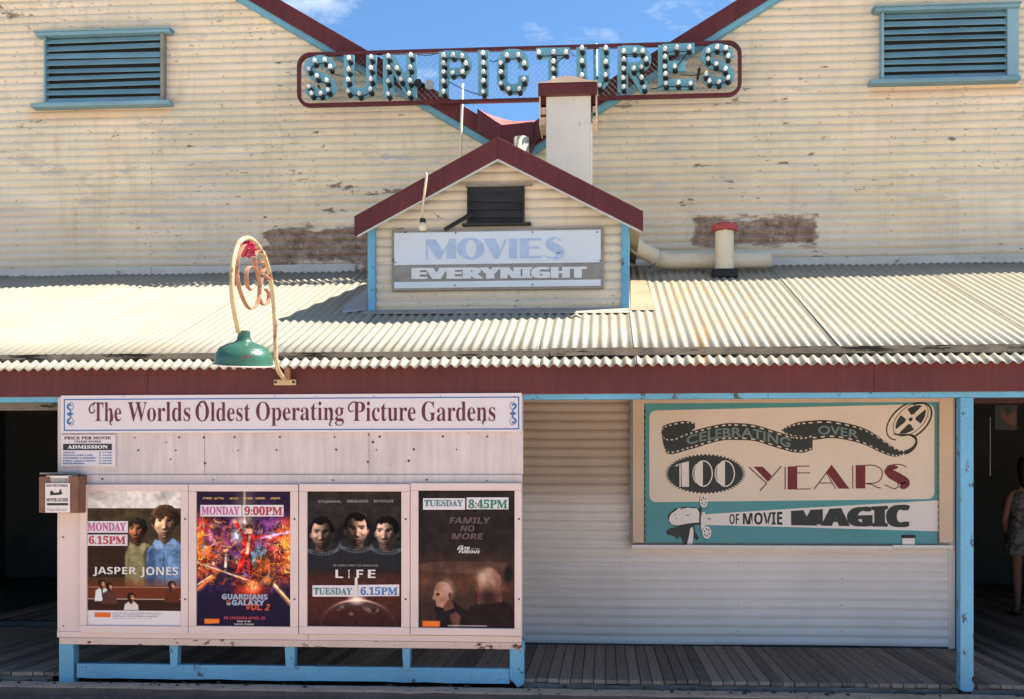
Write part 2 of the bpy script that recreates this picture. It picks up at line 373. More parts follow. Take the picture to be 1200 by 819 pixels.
def lettering(name, body, mapf, Y, mat, parent, offset=0.0, shear=0.0, space=1.0, fat=0.0):
    uv, fs = glyphs(body, offset, shear, space)
    b = B()
    for i, d in enumerate((0,) if not fat else (0, -1, 1, -2, 2)):
        b.add([(lambda p: (p[0], Y - i * .0002, p[1]))(mapf(a + d * fat / 2, c)) for a, c in uv], fs)
    return b.build(name, mat, parent, fixn=False)
def rect(u0, v0, u1, v1, Y):      # v0 top, v1 bottom, at the middle of the word
    um = (u0 + u1) / 2
    x0, x1, z0, z1 = PX(u0, Y), PX(u1, Y), PZ(v1, Y, um), PZ(v0, Y, um)
    return lambda a, c: (x0 + (x1 - x0) * a, z0 + (z1 - z0) * c)
def quad(u0, vt0, vb0, u1, vt1, vb1, Y):
    def f(a, c):
        u = u0 + (u1 - u0) * a; t = vt0 + (vt1 - vt0) * a; b = vb0 + (vb1 - vb0) * a
        return P(u, b + (t - b) * c, Y)
    return f
def pp(pts, Y): return [P(u, v, Y) for u, v in pts]
def ell(cu, cv, ru, rv, n=40, rot=0.0, a0=0, a1=360):
    o = []
    for k in range(n + (0 if a1 - a0 == 360 else 1)):
        g = R(a0 + (a1 - a0) * k / n); x = ru * math.cos(g); y = rv * math.sin(g)
        o.append((cu + x * math.cos(rot) - y * math.sin(rot), cv + x * math.sin(rot) + y * math.cos(rot)))
    return o
def spline(pts, n=60):
    pts = [np.array(p, float) for p in pts]
    q = [2*pts[0]-pts[1]] + pts + [2*pts[-1]-pts[-2]]
    out = []; m = len(pts) - 1
    for k in range(n + 1):
        t = k / n * m; i = min(int(t), m - 1); t -= i
        a, b, c, d = q[i:i+4]
        out.append(tuple(0.5 * ((2*b) + (c-a)*t + (2*a-5*b+4*c-d)*t*t + (3*b-a-3*c+d)*t**3)))
    return out
def ribbon2(pts, w):          # outline of a stroke of width w (same units as pts)
    pts = [Vector(p) for p in pts]; l = []; r = []
    for i, p in enumerate(pts):
        d0 = (p - pts[i-1]).normalized() if i else (pts[1] - p).normalized()
        d1 = (pts[i+1] - p).normalized() if i < len(pts)-1 else d0
        t = (d0 + d1).normalized(); nrm = Vector((-t.y, t.x)); k = 1 / max(0.5, nrm.dot(Vector((-d1.y, d1.x))))
        ww = (w[i] if isinstance(w, (list, tuple)) else w) / 2 * k
        l.append(tuple(p + nrm * ww)); r.append(tuple(p - nrm * ww))
    return l, r
def stroke(b, pts, w, y0, y1, Y):       # pts in photo px at plane Y -> solid stroke (quads)
    l, r = ribbon2(pts, w)
    l = pp(l, Y); r = pp(r, Y); n = len(l)
    vs = [(x, y0, z) for x, z in l] + [(x, y0, z) for x, z in r] + [(x, y1, z) for x, z in l] + [(x, y1, z) for x, z in r]
    fs = []
    for i in range(n - 1):
        fs += [(i, i+1, n+i+1, n+i), (2*n+i, 3*n+i, 3*n+i+1, 2*n+i+1), (i, 2*n+i, 2*n+i+1, i+1), (n+i, n+i+1, 3*n+i+1, 3*n+i)]
    fs += [(0, n, 3*n, 2*n), (n-1, 3*n-1, 4*n-1, 2*n-1)]
    b.add(vs, fs)
def strokeflat(b, pts, w, Y):
    l, r = ribbon2(pts, w); l = pp(l, Y); r = pp(r, Y); n = len(l)
    b.add([(x, Y, z) for x, z in l] + [(x, Y, z) for x, z in r], [(i, i+1, n+i+1, n+i) for i in range(n-1)])

# ------------------------------------------------------------------ planes of the place
YF = 8.50        # fascia face
YB = 10.42       # foyer wall
ROOFP = 0.346    # roof rise per metre
YR0 = 8.64; ZR0 = PZ(410, YR0)
def roofz(y): return ZR0 + ROOFP * (y - YR0)
YW = 12.30; YD = 10.15
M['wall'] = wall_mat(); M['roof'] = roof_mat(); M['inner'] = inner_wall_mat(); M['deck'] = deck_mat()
ZFL = 0.062      # deck level

def corr_wall(b, xa, xb, z0, z1, Y, pitch, amp, zphase=0.0, top=None, bot=None, n=14, seg=6):
    """horizontal corrugations on a plane Y; top(x) gives the cut line (piecewise linear inside xa..xb)"""
    rows = int(math.ceil((z1 - z0) / pitch * n)); prev = None; tilt = math.sin(xa * 37 + z0 * 91) * .0022
    for k in range(rows + 1):
        z = min(z1, z0 + k * pitch / n)
        xl, xr = xa, xb
        if top:
            ta, tb = top(xa), top(xb)
            if z > max(ta, tb): break
            if z > ta: xl = xa + (z - ta) / (tb - ta) * (xb - xa)
            if z > tb: xr = xa + (z - ta) / (tb - ta) * (xb - xa)
        i = len(b.v)
        for q in range(seg + 1):
            xx = xl + (xr - xl) * q / seg
            y = Y - amp * (2 * abs(math.sin(math.pi * (z - zphase) / pitch)) ** .62 - 1) * (1 + .12 * math.sin(xx * 2.3 + z * 1.7)) - .004 * math.sin(xx * 3.1 + 1.3 * math.sin(z * 2.1)) * math.sin(z * 4.3 + xx)
            zz = z + (.0035 * math.sin(xx * 1.9 + Y) + (xx - xa) * tilt) * (1 if top is None or z < min(top(xa), top(xb)) - .1 else 0)
            b.v.append((xx, y, zz))
        if prev is not None:
            for q in range(seg): b.f.append((prev + q, prev + q + 1, i + q + 1, i + q))
        prev = i

# ================================================================== SETTING: ground, kerb
b = B(); b.add([(-150, -150, -0.07), (150, -150, -0.07), (150, 150, -0.07), (-150, 150, -0.07)], [(0, 1, 2, 3)])
b.build('street', M['street'], kind='structure')
b = B(); b.box(-14, 14, 8.19, 8.32, -0.09, -0.064); b.build('gutter', M['kerb_face'], kind='structure')  # dark strip added to keep the ground in view dim beside the paled street
b = B()
xs = [-14 + i * 0.2 for i in range(141)]
rr = random.Random(3)
top = []
for x in xs:
    top.append((x, 8.33 + rr.uniform(-.012, .012), rr.uniform(-.004, .004)))
vs = []
for (x, y, z) in top:
    vs += [(x, y, z - 0.004), (x, 8.56, z * 0.5), (x, y - .006, -0.085), (x, y + 0.012, z + 0.001)]
fs = []
for i in range(len(top) - 1):
    a = i * 4; c = a + 4
    fs += [(a + 3, c + 3, c + 1, a + 1), (a, c, c + 3, a + 3)]
b.add(vs, fs); b.build('kerb', M['concrete'], kind='structure')
b = B()
b.add(vs, [(i*4 + 2, i*4 + 6, i*4 + 4, i*4) for i in range(len(top) - 1)])
b.build('kerb_face', M['kerb_face'], kind='structure')
b = B(); b.box(-14, 14, 8.555, 8.9, -0.08, -0.012); b.build('footing', M['footing'], kind='structure')
b = B()
for k in range(90):
    x = rr.uniform(-5.2, 3.5); y = rr.uniform(8.45, 8.60); s = rr.uniform(.006, .022)
    b.lathe([(0.0, -s*.3), (s*rr.uniform(.7, 1.2), 0), (s*.6, s*.5), (0, s*.6)], (x, y, 0.004), 6)
b.build('rubble', M['rubble'], kind='stuff')

# deck boards
deck = bpy.data.objects.new('deck', None); link(deck, None, Vector((0, 9.5, ZFL))); deck['kind'] = 'structure'
bw = 0.086
src = None
x = -6.6
k = 0
while x < 5.2:
    if src is None:
        b = B(); b.box(0, bw - 0.005, 8.60, 17.0, -0.03, 0.0); src = b.build('deck_board', M['deck'], deck, bev=0.003)
        h0 = Vector(src.location) + WL[deck.name]
        src.location = Vector((x + bw/2, h0.y, ZFL - .03)) - WL[deck.name]
        o = src
    else:
        o = inst(src, 'deck_board', (x + bw/2, h0.y + rr.uniform(-.012, .012), ZFL - .03 + rr.uniform(-.003, .003)), deck)
        m = o.modifiers.new('bevel', 'BEVEL'); m.width = 0.003
    x += bw; k += 1
b = B(); b.box(PX(612, 8.6), 5.2, 8.615, 8.66, -0.01, ZFL - 0.034); b.build('edge_board', M['edge_board'], deck, bev=.004)
b = B(); b.box(-6.6, PX(60, 8.6), 8.615, 8.66, -0.01, ZFL - 0.034); b.build('edge_board', M['edge_board'], deck, bev=.004)
for u in (640, 760, 905, 1010, 1170):
    X = PX(u, 8.7); b = B(); b.box(X, X + .1, 8.68, 9.6, -0.06, ZFL - .036); b.build('joist', M['footing'], deck)

# ================================================================== THE HALL WITH TWIN GABLES
YG = 12.17
vx, vz = P(606.5, 164, YG)
ax, az = P(390, 40, YG); bx_, bz_ = P(861, 3, YG)
GM = ((az - vz) / (vx - ax) + (bz_ - vz) / (bx_ - vx)) / 2
DPK = vx - PX(121, YG)
def gable(x):
    d = abs(x - vx)
    return vz + GM * (d if d < DPK else 2 * DPK - d)
hall = thing('picture_hall', 'big cream corrugated iron hall with twin maroon edged gables behind the verandah roof', 'building', (vx, YW, 0))
ZW0 = 3.2
# corrugated sheets laid in rows
nodes = sorted([vx - 2*DPK, vx - DPK, vx, vx + DPK, vx + 2*DPK])
rowh = 0.0815 * 8
ztop = vz + GM * DPK
row = 0; z = ZW0
joints = [PX(u, YW) for u in (178, 415, 655, 960)]
def wtop(x): return gable(x) - 0.10
while z < ztop:
    zt = min(z + rowh, ztop)
    off = (0 if row % 2 == 0 else 0) 
    cuts = sorted(set([nodes[0], nodes[-1]] + nodes[1:-1] + [PX(178, YW) + i * 2.14 for i in range(-3, 7) if nodes[0] + .4 < PX(178, YW) + i * 2.14 < nodes[-1] - .4]))
    for xa, xb in zip(cuts[:-1], cuts[1:]):
        if xb - xa < 0.02 or max(wtop(xa), wtop(xb)) <= z: continue
        b = B(); dy = rr.uniform(0, .004)
        corr_wall(b, xa, xb, z, zt + 0.012 if zt < ztop else zt, YW - dy, 0.0815, 0.0115, ZW0, wtop)
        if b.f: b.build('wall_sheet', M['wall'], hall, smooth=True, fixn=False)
    z = zt; row += 1
# gable roofs going back, bargeboards and trim
for s in (-1, 1):
    for (d0, d1) in ((0, DPK), (DPK, 2 * DPK)):
        xa, xb = vx + s * d0, vx + s * d1
        za, zb = gable(xa) + .0, gable(xb) + .0
        b = B()
        b.add([(xa, YG + .01, za - .01), (xb, YG + .01, zb - .01), (xb, 23, zb - .01), (xa, 23, za - .01), (xa, YG + .01, za - .05), (xb, YG + .01, zb - .05), (xb, 23, zb - .05), (xa, 23, za - .05)],
              [(0,1,2,3),(4,7,6,5),(0,4,5,1),(1,5,6,2),(2,6,7,3),(3,7,4,0)])
        b.build('roof_slope', M['flash'], hall)
        tv = 0.182
        b = B(); b.prism([(xa, za + .012), (xb, zb + .012), (xb, zb - tv), (xa, za - tv)], YG - .045, YG - .003)
        b.build('bargeboard', M['maroon'], hall, bev=.004)
        b = B(); b.prism([(xa, za - .02), (xb, zb - .02), (xb, zb - tv - .058), (xa, za - tv - .058)], YG + .0, YW - .012)
        b.build('barge_trim', M['trim_blue'], hall)
# back and side walls of the hall
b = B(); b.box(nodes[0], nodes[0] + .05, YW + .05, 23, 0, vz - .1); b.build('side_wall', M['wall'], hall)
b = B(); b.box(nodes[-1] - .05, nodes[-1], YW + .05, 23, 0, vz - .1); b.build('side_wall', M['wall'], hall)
# bluish flashing at the foot of the wall
x0, x1 = -9.5, 9.5
b = B(); zf = roofz(YW)
for (xa, xb) in ((x0, PX(178, YW)), (PX(178, YW) + .004, PX(417, YW)), (PX(900, YW), x1)):
    b = B(); b.box(xa, xb, YW - .030, YW - .012, zf - .05, zf + .075); b.build('wall_flashing', M['wallfoot'], hall, bev=.003)

def louvre(parent, u0, u1, v0, v1, Yv, nslat, post_side):
    """blue louvred vent, framed; (u0..u1, v0..v1) is the opening"""
    um = (u0 + u1) / 2
    X0, X1, Z0, Z1 = PX(u0, Yv), PX(u1, Yv), PZ(v1, Yv, um), PZ(v0, Yv, um)
    b = B(); b.box(X0 - .005, X1 + .005, YW - .016, YW - .010, Z0, Z1)
    fr = b.build('louvre_vent', M['black'], parent)
    b = B(); b.box(X0 - .10, X1 + .115, Yv - .05, YW - .004, Z1, Z1 + .036); b.box(X0 - .115, X1 + .13, Yv - .065, YW - .003, Z1 + .037, Z1 + .052); b.build('head_board', M['vent_blue'], fr, bev=.004)
    b = B(); b.box(X0 - .15, X1 + .12, Yv - .06, YW - .004, Z0 - .045, Z0 - .001); b.build('sill', M['vent_blue'], fr, bev=.006)
    wl, wr = (.022, .04) if post_side < 0 else (.03, .115)
    b = B(); b.box(X0 - wl, X0 - .001, Yv - .012, YW - .004, Z0, Z1 - .001); b.build('side_post', M['vent_blue'], fr, bev=.003)
    b = B(); b.box(X1 + .001, X1 + wr, Yv - .014, YW - .004, Z0, Z1 - .001); b.build('side_post', M['vent_blue'] if post_side > 0 else M['sign_timber'], fr, bev=.003)
    h = (Z1 - Z0) / nslat
    for i in range(nslat):
        zc = Z0 + (i + .5) * h; j = rr.uniform(-.006, .006); t = rr.uniform(-.006, .006)
        w = h * rr.uniform(.32, .42)
        b = B(); ys = [Yv - .010, Yv + .035]
        for (xa, xb, ja, jb) in ((X0, X1, j - t, j + t),):
            b.add([(xa, ys[0], zc - w + ja), (xb, ys[0], zc - w + jb), (xb, ys[1], zc + w + jb), (xa, ys[1], zc + w + ja),
                   (xa, ys[0] + .012, zc - w - .004 + ja), (xb, ys[0] + .012, zc - w - .004 + jb), (xb, ys[1] + .012, zc + w - .004 + jb), (xa, ys[1] + .012, zc + w - .004 + ja)],
                  [(0,1,2,3),(7,6,5,4),(0,4,5,1),(1,5,6,2),(2,6,7,3),(3,7,4,0)])
        b.build('slat', M['vent_blue'], fr)
    return fr
louvre(hall, 54, 188, 42, 121, YW - .085, 9, -1)['label'] = 'left louvred vent'
louvre(hall, 1036, 1180, 13, 93, YW - .085, 9, 1)['label'] = 'right louvred vent'

nail = None
for u in (20, 90, 178, 262, 340, 415, 735, 812, 890, 960, 1045, 1130):
    for kz in range(24):
        z = ZW0 + .9 + kz * .0815 * 2; x = PX(u, YW) + rr.uniform(-.012, .012)
        if z > wtop(x) - .1 or rr.random() < .25: continue
        if nail is None:
            b = B(); b.lathe([(.0055, 0), (.0055, .003), (0, .005)], (x, YW - .0125, z), 6, Vector((0, -1, 0))); nail = b.build('nail', M['dark_nail'], hall)
            no = nail.location + WL[hall.name] - Vector((x, YW - .0125, z))
        else: inst(nail, 'nail', Vector((x, YW - .0125, z)) + no, hall)
# valley rainwater head and its downpipe
rh = thing('rainwater_head', 'maroon rainwater head in the valley where the two gables meet', 'rainwater head', (*[P(604, 172, 12.0)[0]], 12.0, PZ(172, 12.0, 604)))
Yh = 11.95
b = B(); b.prism(pp([(586, 147), (625, 143), (625, 168), (621, 174), (590, 174), (586, 170)], Yh), Yh, Yh + .22); b.build('box', M['maroon_dull'] if 'maroon_dull' in M else M['maroon'], rh, bev=.006)
b = B()
p = [P(558, 124, Yh), P(587, 147, Yh), P(587, 172, Yh), P(558, 150, Yh)]
b.add([(p[0][0], Yh + .10, p[0][1]), (p[1][0], Yh - .004, p[1][1]), (p[2][0], Yh - .004, p[2][1]), (p[3][0], Yh + .10, p[3][1]),
       (p[0][0], Yh + .12, p[0][1]), (p[1][0], Yh + .016, p[1][1]), (p[2][0], Yh + .016, p[2][1]), (p[3][0], Yh + .12, p[3][1])],
      [(0,1,2,3),(7,6,5,4),(0,4,5,1),(1,5,6,2),(2,6,7,3),(3,7,4,0)])
b.build('wing', M['maroon'], rh)
b = B()
p = [P(625, 143, Yh), P(640, 131, Yh), P(640, 152, Yh), P(625, 168, Yh)]
b.prism(p, Yh + .03, Yh + .05); b.build('wing', M['maroon'], rh)
b = B()   # curved gutter lining that rises behind the box, its sunlit pink painted in
n = 12
for i in range(n + 1):
    t = i / n; u = 560 + 66 * t
    vtop = 124.5 + 13 * math.sin(min(1, t * 1.25) * math.pi / 2) - 4.5 * max(0, t - .6)
    xb_, zb_ = P(u, vtop + 1.5, Yh + .16)
    xf, zf_ = P(u, 125 + 22 * min(1, t / .41) - 4 * max(0, t - .41), Yh)
    b.v += [(xf, Yh + .02 + (.08 * (1 - min(1, t / .41))), zf_), (xb_, Yh + .45, zb_ + .05)]
    if i: q = len(b.v); b.f.append((q-4, q-2, q-1, q-3))
b.build('gutter_lining', M['maroon_sunlit'], rh, smooth=True)
b = B(); cx, cz = P(611, 162, 11.85)
b.tube([(cx, 11.85, roofz(11.85) - .05), (cx, 11.85, cz + .0)], .078, 18); b.build('downpipe', M['pipe'], rh, smooth=True)

# ================================================================== VERANDAH: roof, eave, fascia, beam
ver = thing('verandah_roof', 'long low verandah roof of sunlit cream corrugated iron above the maroon fascia', 'roof', (0, 9.5, ZR0))
RP = 0.075; NWAV = 10; SW = RP * NWAV
def roof_sheet_mesh(y0, y1, zf, amp=0.0085, n=10, width=NWAV, rows=6):
    b = B(); nx = width * n + 6
    for i in range(nx + 1):
        x = i * RP / n
        a = amp * math.cos(2 * math.pi * i / n)
        for r in range(rows + 1):
            y = y0 + (y1 - y0) * r / rows
            b.v.append((x, y, zf(y) + a))
    for i in range(nx):
        for r in range(rows):
            q = i * (rows + 1) + r
            b.f.append((q, q + rows + 1, q + rows + 2, q + 1))
    return b
src = None
xs0 = PX(822, 11.6) - SW * 12.0
for k in range(25):
    x = xs0 + k * SW
    if src is None:
        src = roof_sheet_mesh(YR0 - .02, YW + .02, roofz).build('roof_sheet', M['roof'], ver, smooth=True, fixn=False)
        cc = WL[src.name]; base = (cc.x, cc.y, cc.z)
        o = src
        o.location = Vector((base[0] + x, base[1], base[2])) - WL[ver.name]
    else:
        o = inst(src, 'roof_sheet', (base[0] + x, base[1] + rr.uniform(-.006, .006), base[2] + (k % 2) * .006), ver); o.rotation_euler.z = rr.uniform(-.0018, .0018)
    sd = o.modifiers.new('thickness', 'SOLIDIFY'); sd.thickness = .0025; sd.offset = -1
# eave strip of short sheets under the timber
def ez(y): return PZ(427, 8.40) + (y - 8.40) * 0.42
src = None
for k in range(25):
    x = xs0 + .021 + k * SW
    if src is None:
        src = roof_sheet_mesh(8.395, 8.70, ez, rows=2, amp=.0115).build('eave_sheet', M['roof'], ver, smooth=True, fixn=False)
        cc = WL[src.name]; base = (cc.x, cc.y, cc.z); o = src
        o.location = Vector((base[0] + x, base[1], base[2])) - WL[ver.name]
    else:
        o = inst(src, 'eave_sheet', (base[0] + x, base[1] + rr.uniform(-.008, .008), base[2] + (k % 2) * .003), ver)
    sd = o.modifiers.new('thickness', 'SOLIDIFY'); sd.thickness = .003; sd.offset = -1
b = B()
for y in (8.78, 9.7, 10.7, 11.7):
    for k in range(int(17.5 / (RP * 3))):
        x = xs0 + .0 + k * RP * 3
        if x < -8.8 or x > 8.8: continue
        b.lathe([(.006, -.002), (.006, .003), (0, .006)], (x, y + rr.uniform(-.01, .01), roofz(y) + .0085), 5)
b.build('roof_screws', M['flash'], ver, kind='stuff')
# weathered timber between roof and eave strip
def rough_beam(x0, x1, y0, y1, z0, z1, name, mat, parent, amp=.004, step=.12):
    b = B(); n = int((x1 - x0) / step) + 1; r2 = random.Random(int(x0 * 100)); pr = None
    for i in range(n + 1):
        x = x0 + (x1 - x0) * i / n; j = [r2.uniform(-amp, amp) for _ in range(6)]
        q = len(b.v)
        b.v += [(x, y0 + j[0], z0 + j[1]), (x, y1, z0 + j[2]), (x, y1, z1 + j[3] * .4), (x, y0 + j[4], z1 + j[5] * .5)]
        if i: b.f += [(q-4+a, q-4+(a+1) % 4, q+(a+1) % 4, q+a) for a in range(4)]
        else: b.f.append((3, 2, 1, 0))
    q = len(b.v) - 4; b.f.append((q, q+1, q+2, q+3))
    return b.build(name, mat, parent)
zt1 = ZR0 - .013; zt0 = ZR0 - .052
xj = PX(645, 8.6)
rough_beam(-9, xj - .01, 8.585, 8.615, zt0 + .003, zt1 + .012, 'eave_batten', M['timber'], ver)
rough_beam(xj, 9, 8.575, 8.615, zt0 + .009, zt1 + .018, 'eave_batten', M['timber'], ver)
zfb = PZ(460.5, YF)
for xa, xb in ((-9, PX(173, YF)), (PX(173, YF) + .002, PX(1024, YF)), (PX(1024, YF) + .002, 9)):
    b = B(); b.box(xa, xb, YF, YF + .035, zfb, PZ(426, YF)); b.build('fascia_board', M['maroon'], ver, bev=.003)
zbb = PZ(467, 8.54)
for xa, xb in ((-9, PX(69, 8.54)), (PX(612, 8.54), PX(900, 8.54)), (PX(900, 8.54) + .002, 9)):
    b = B(); b.box(xa, xb, 8.537, 8.64, zbb, zfb + .02); b.build('beam', M['blue'], ver, bev=.004)
for i in range(18):
    x = -8.5 + i * 1.0
    b = B(); b.add([(x, 8.66, roofz(8.66) - .12), (x + .05, 8.66, roofz(8.66) - .12), (x + .05, 12.2, roofz(12.2) - .12), (x, 12.2, roofz(12.2) - .12),
                    (x, 8.66, roofz(8.66) - .02), (x + .05, 8.66, roofz(8.66) - .02), (x + .05, 12.2, roofz(12.2) - .02), (x, 12.2, roofz(12.2) - .02)],
                   [(0,3,2,1),(4,5,6,7),(0,1,5,4),(1,2,6,5),(2,3,7,6),(3,0,4,7)])
    b.build('rafter', M['interior'], ver)
def on_roof(pts, lift, name, mat, parent, thick=.004):
    """thin sheet lying on the crests; pts are (u,v) photo measurements on the roof slope"""
    vs = []
    for u, v in pts:
        d = ray(u, v); k = d[2] / d[1]
        y = (EYE - ZR0 + ROOFP * YR0 + 0) / (ROOFP - k); vs.append((d[0] / d[1] * y, y, roofz(y) + .0085 + lift))
    n = len(vs); b = B(); b.add(vs + [(x, y, z - thick) for x, y, z in vs], [tuple(range(n)), tuple(range(2*n-1, n-1, -1))] + [(i, n+i, n+(i+1) % n, (i+1) % n) for i in range(n)])
    return b.build(name, mat, parent)

# ================================================================== DORMER GABLE
dor = thing('ticket_gable', 'small cream front gable with thick maroon bargeboards on the verandah roof', 'gable', (PX(583, YD), YD, roofz(YD)))
XL, XR = PX(440, YD), PX(729, YD); YBG = 9.93
apx, apz = P(583, 161.5, YBG)
lx, lz = P(415, 254, YBG); rx, rz = P(753, 249, YBG)
dm = ((apz - lz) / (apx - lx) + (apz - rz) / (rx - apx)) / 2
def dtop(x): return apz - abs(x - apx) * dm - .10
z0 = roofz(YD) + .0
b = B()
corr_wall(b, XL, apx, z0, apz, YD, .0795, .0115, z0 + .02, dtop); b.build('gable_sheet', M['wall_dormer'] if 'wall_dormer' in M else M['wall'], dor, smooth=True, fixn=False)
b = B()
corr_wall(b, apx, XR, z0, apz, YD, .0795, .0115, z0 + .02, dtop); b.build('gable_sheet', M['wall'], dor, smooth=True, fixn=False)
hw = (rx - lx) / 2; tv = PZ(161, YBG, 583) - PZ(185.5, YBG, 583)
for s in (-1, 1):
    xe = apx + s * hw; ze = apz - hw * dm
    b = B(); b.prism([(apx, apz), (xe, ze), (xe, ze - tv + .012), (apx, apz - tv)], YBG - .02, YBG + .02); b.build('bargeboard', M['maroon'], dor, bev=.004)
    b = B(); b.prism([(apx, apz - .03), (xe - s * .02, ze - .03 + .02 * dm), (xe - s * .02, ze - tv - .001 + .02 * dm), (apx, apz - tv - .014)], YBG + .021, YBG + .04); b.build('barge_lining', M['sign_white'], dor)
    b = B()
    b.add([(apx, YBG + .0, apz + .006), (xe, YBG + .0, ze + .006), (xe, YW, ze + .006), (apx, YW, apz + .006), (apx, YBG + .041, apz - .02), (xe, YBG + .041, ze - .02), (xe, YW, ze - .02), (apx, YW, apz - .02)],
          [(0,1,2,3),(4,7,6,5),(0,4,5,1),(1,5,6,2),(2,6,7,3),(3,7,4,0)])
    b.build('roof_slope', M['roof'], dor)
    xw = XL if s < 0 else XR
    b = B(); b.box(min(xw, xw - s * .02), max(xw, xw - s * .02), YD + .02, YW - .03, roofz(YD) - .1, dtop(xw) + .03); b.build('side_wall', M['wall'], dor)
    pw = .062
    xp0, xp1 = (XL - pw, XL + .008) if s < 0 else (XR - .008, XR + pw)
    b = B(); b.box(xp0, xp1, YD - .045, YD + .03, roofz(YD - .04) + .012, dtop(xp0 if s < 0 else xp1) + .02); b.build('corner_post', M['blue'], dor, bev=.005)
on_roof([(436, 361), (735, 361), (742, 368.5), (424, 369.5)], .004, 'apron_flashing', M['flash2'], dor)
on_roof([(405, 360), (430, 340), (430, 366), (400, 369)], .010, 'side_flashing', M['flash'], dor)
on_roof([(739, 331), (757, 331), (768, 366), (739, 366)], .008, 'side_flashing', M['cream_flash'], dor)
b = B(); b.box(XL, XR, YD - .024, YD - .010, z0 - .02, z0 + .012); b.build('base_strip', M['flash'], dor)
# dark broken louvre
um = 580; Yl = YD - .035
X0, X1, Z0, Z1 = PX(549, Yl), PX(613, Yl), PZ(262, Yl, um), PZ(219, Yl, um)
b = B(); b.box(X0, X1, YD - .016, YD - .0105, Z0, Z1); lv = b.build('louvre_vent', M['black'], dor)
b = B(); b.box(X0 - .03, X1 + .08, Yl - .02, YD, Z1 + .001, Z1 + .016); b.build('head_board', M['sign_timber'], lv, bev=.002)
b = B(); b.box(X0 - .055, X1 + .07, Yl - .03, YD, Z0 - .022, Z0 - .001); b.build('sill', M['dark_iron'], lv, bev=.004)
for xa in (X0 - .012, X1 - .004):
    b = B(); b.box(xa, xa + .016, Yl - .01, YD, Z0, Z1); b.build('side_post', M['dark_iron'], lv)
for i, (tl, tr, bl, br) in enumerate(((.88, .84, .62, .54), (.60, .53, .38, .37), (.36, .35, .17, .14), (.15, .14, .0, .0))):
    H = Z1 - Z0; b = B()
    b.add([(X0, Yl - .008, Z0 + bl*H), (X1, Yl - .008, Z0 + br*H), (X1, Yl + .012, Z0 + tr*H), (X0, Yl + .012, Z0 + tl*H),
           (X0, Yl - .002, Z0 + bl*H - .002), (X1, Yl - .002, Z0 + br*H - .002), (X1, Yl + .018, Z0 + tr*H - .002), (X0, Yl + .018, Z0 + tl*H - .002)],
          [(0,1,2,3),(7,6,5,4),(0,4,5,1),(1,5,6,2),(2,6,7,3),(3,7,4,0)])
    b.build('slat', M['dark_iron'], lv)
b = B()
pa, pb_ = P(521, 270, Yl - .03), P(554, 250, Yl - .03)
b.tube([(pa[0], Yl - .035, pa[1]), (pb_[0], Yl - .02, pb_[1])], .019, 4, flatx=1.0); b.build('broken_slat', M['dark_iron'], lv)

# MOVIES EVERY NIGHT board on the dormer
Ys = YD - .055
ms = thing('movies_sign', 'pale sign board with faded blue MOVIES and white EVERY NIGHT on the small gable', 'sign', (PX(583, Ys), Ys, PZ(338, Ys, 583)))
um = 583
b = boxpx(459, 707.5, 268.5, 340, Ys + .006, YD - .006, um); b.build('backing_board', M['sign_timber'], ms, bev=.004)
b = boxpx(462, 704, 271.5, 309.5, Ys, Ys + .006, um); b.build('upper_panel', M['sign_white'], ms)
b = boxpx(462, 704, 309.8, 329.2, Ys + .001, Ys + .006, um); b.build('middle_panel', M['sign_grey'], ms)
b = boxpx(462, 704, 329.5, 336.8, Ys, Ys + .006, um); b.build('lower_panel', M['sign_white'], ms)
Yt = Ys - .0025
def fb(pts): return B().flat(pp(pts, Yt), Yt)
# heavy/light deco capitals of MOVIES (photo px; slight rise to the right as the board itself has)
def deco(name, polys, mat, parent, Y):
    b = B()
    for i, p in enumerate(polys): b.flat(pp(p, Y - i * .0006), Y - i * .0006)
    return b.build(name, mat, parent, fixn=False)
def tl(v, u): return v     # measured directly
mv = M['faded_blue']
deco('letter', [[(499, 281), (510, 281), (519.5, 295), (527, 280.5), (534.5, 280.5), (534.5, 303.5), (523.5, 304), (523.5, 291), (516, 304.5), (512.5, 304.5), (501.5, 288), (501.5, 304.5), (499, 304.5)]], mv, ms, Yt)
def ring(b, cu, cv, ro, hi_, Y, du=0):
    o = pp(ell(cu, cv, ro[0], ro[1], 36), Y); i_ = pp(ell(cu + du, cv, hi_[0], hi_[1], 36), Y); n = 36
    b.add([(x, Y, z) for x, z in o] + [(x, Y, z) for x, z in i_], [(k, (k+1) % n, n + (k+1) % n, n + k) for k in range(n)])
b = B(); ring(b, 551.5, 292, (16, 13), (6.2, 10.5), Yt, 0.5); b.build('letter', mv, ms, fixn=False)
deco('letter', [[(567, 280.5), (580, 280), (586.5, 294), (592, 280), (594.5, 280), (584.5, 303.5), (579, 303.5)]], mv, ms, Yt)
deco('letter', [[(596.5, 280), (606, 280), (606, 303.5), (596.5, 303.5)]], mv, ms, Yt)
deco('letter', [[(609, 279.8), (634.5, 279.5), (634.5, 282.3), (619.5, 282.5), (619.5, 289.5), (632, 289.3), (632, 292), (619.5, 292), (619.5, 300.5), (634.5, 300.3), (634.5, 303), (609, 303.3)]], mv, ms, Yt)
b = B(); pts = spline([(659, 283), (652, 279.5), (644, 282), (645, 288), (652, 292), (657, 297), (653, 302), (645, 302.5), (638.5, 300)], 40)
ws = [1.2 + 9.5 * max(0, math.sin(math.pi * min(1, max(0, (k/40 - .12) / .72)))) ** .8 * (0.75 if k/40 < .3 else 1) for k in range(41)]
strokeflat(b, pts, ws, Yt); b.build('letter', mv, ms, fixn=False)
lettering('lettering', sansb('EVERY'), quad(484, 314.6, 327.6, 586, 313.6, 326.8, Yt), Yt - .001, M['night_white'], ms, .016, 0, 1.0, .018)
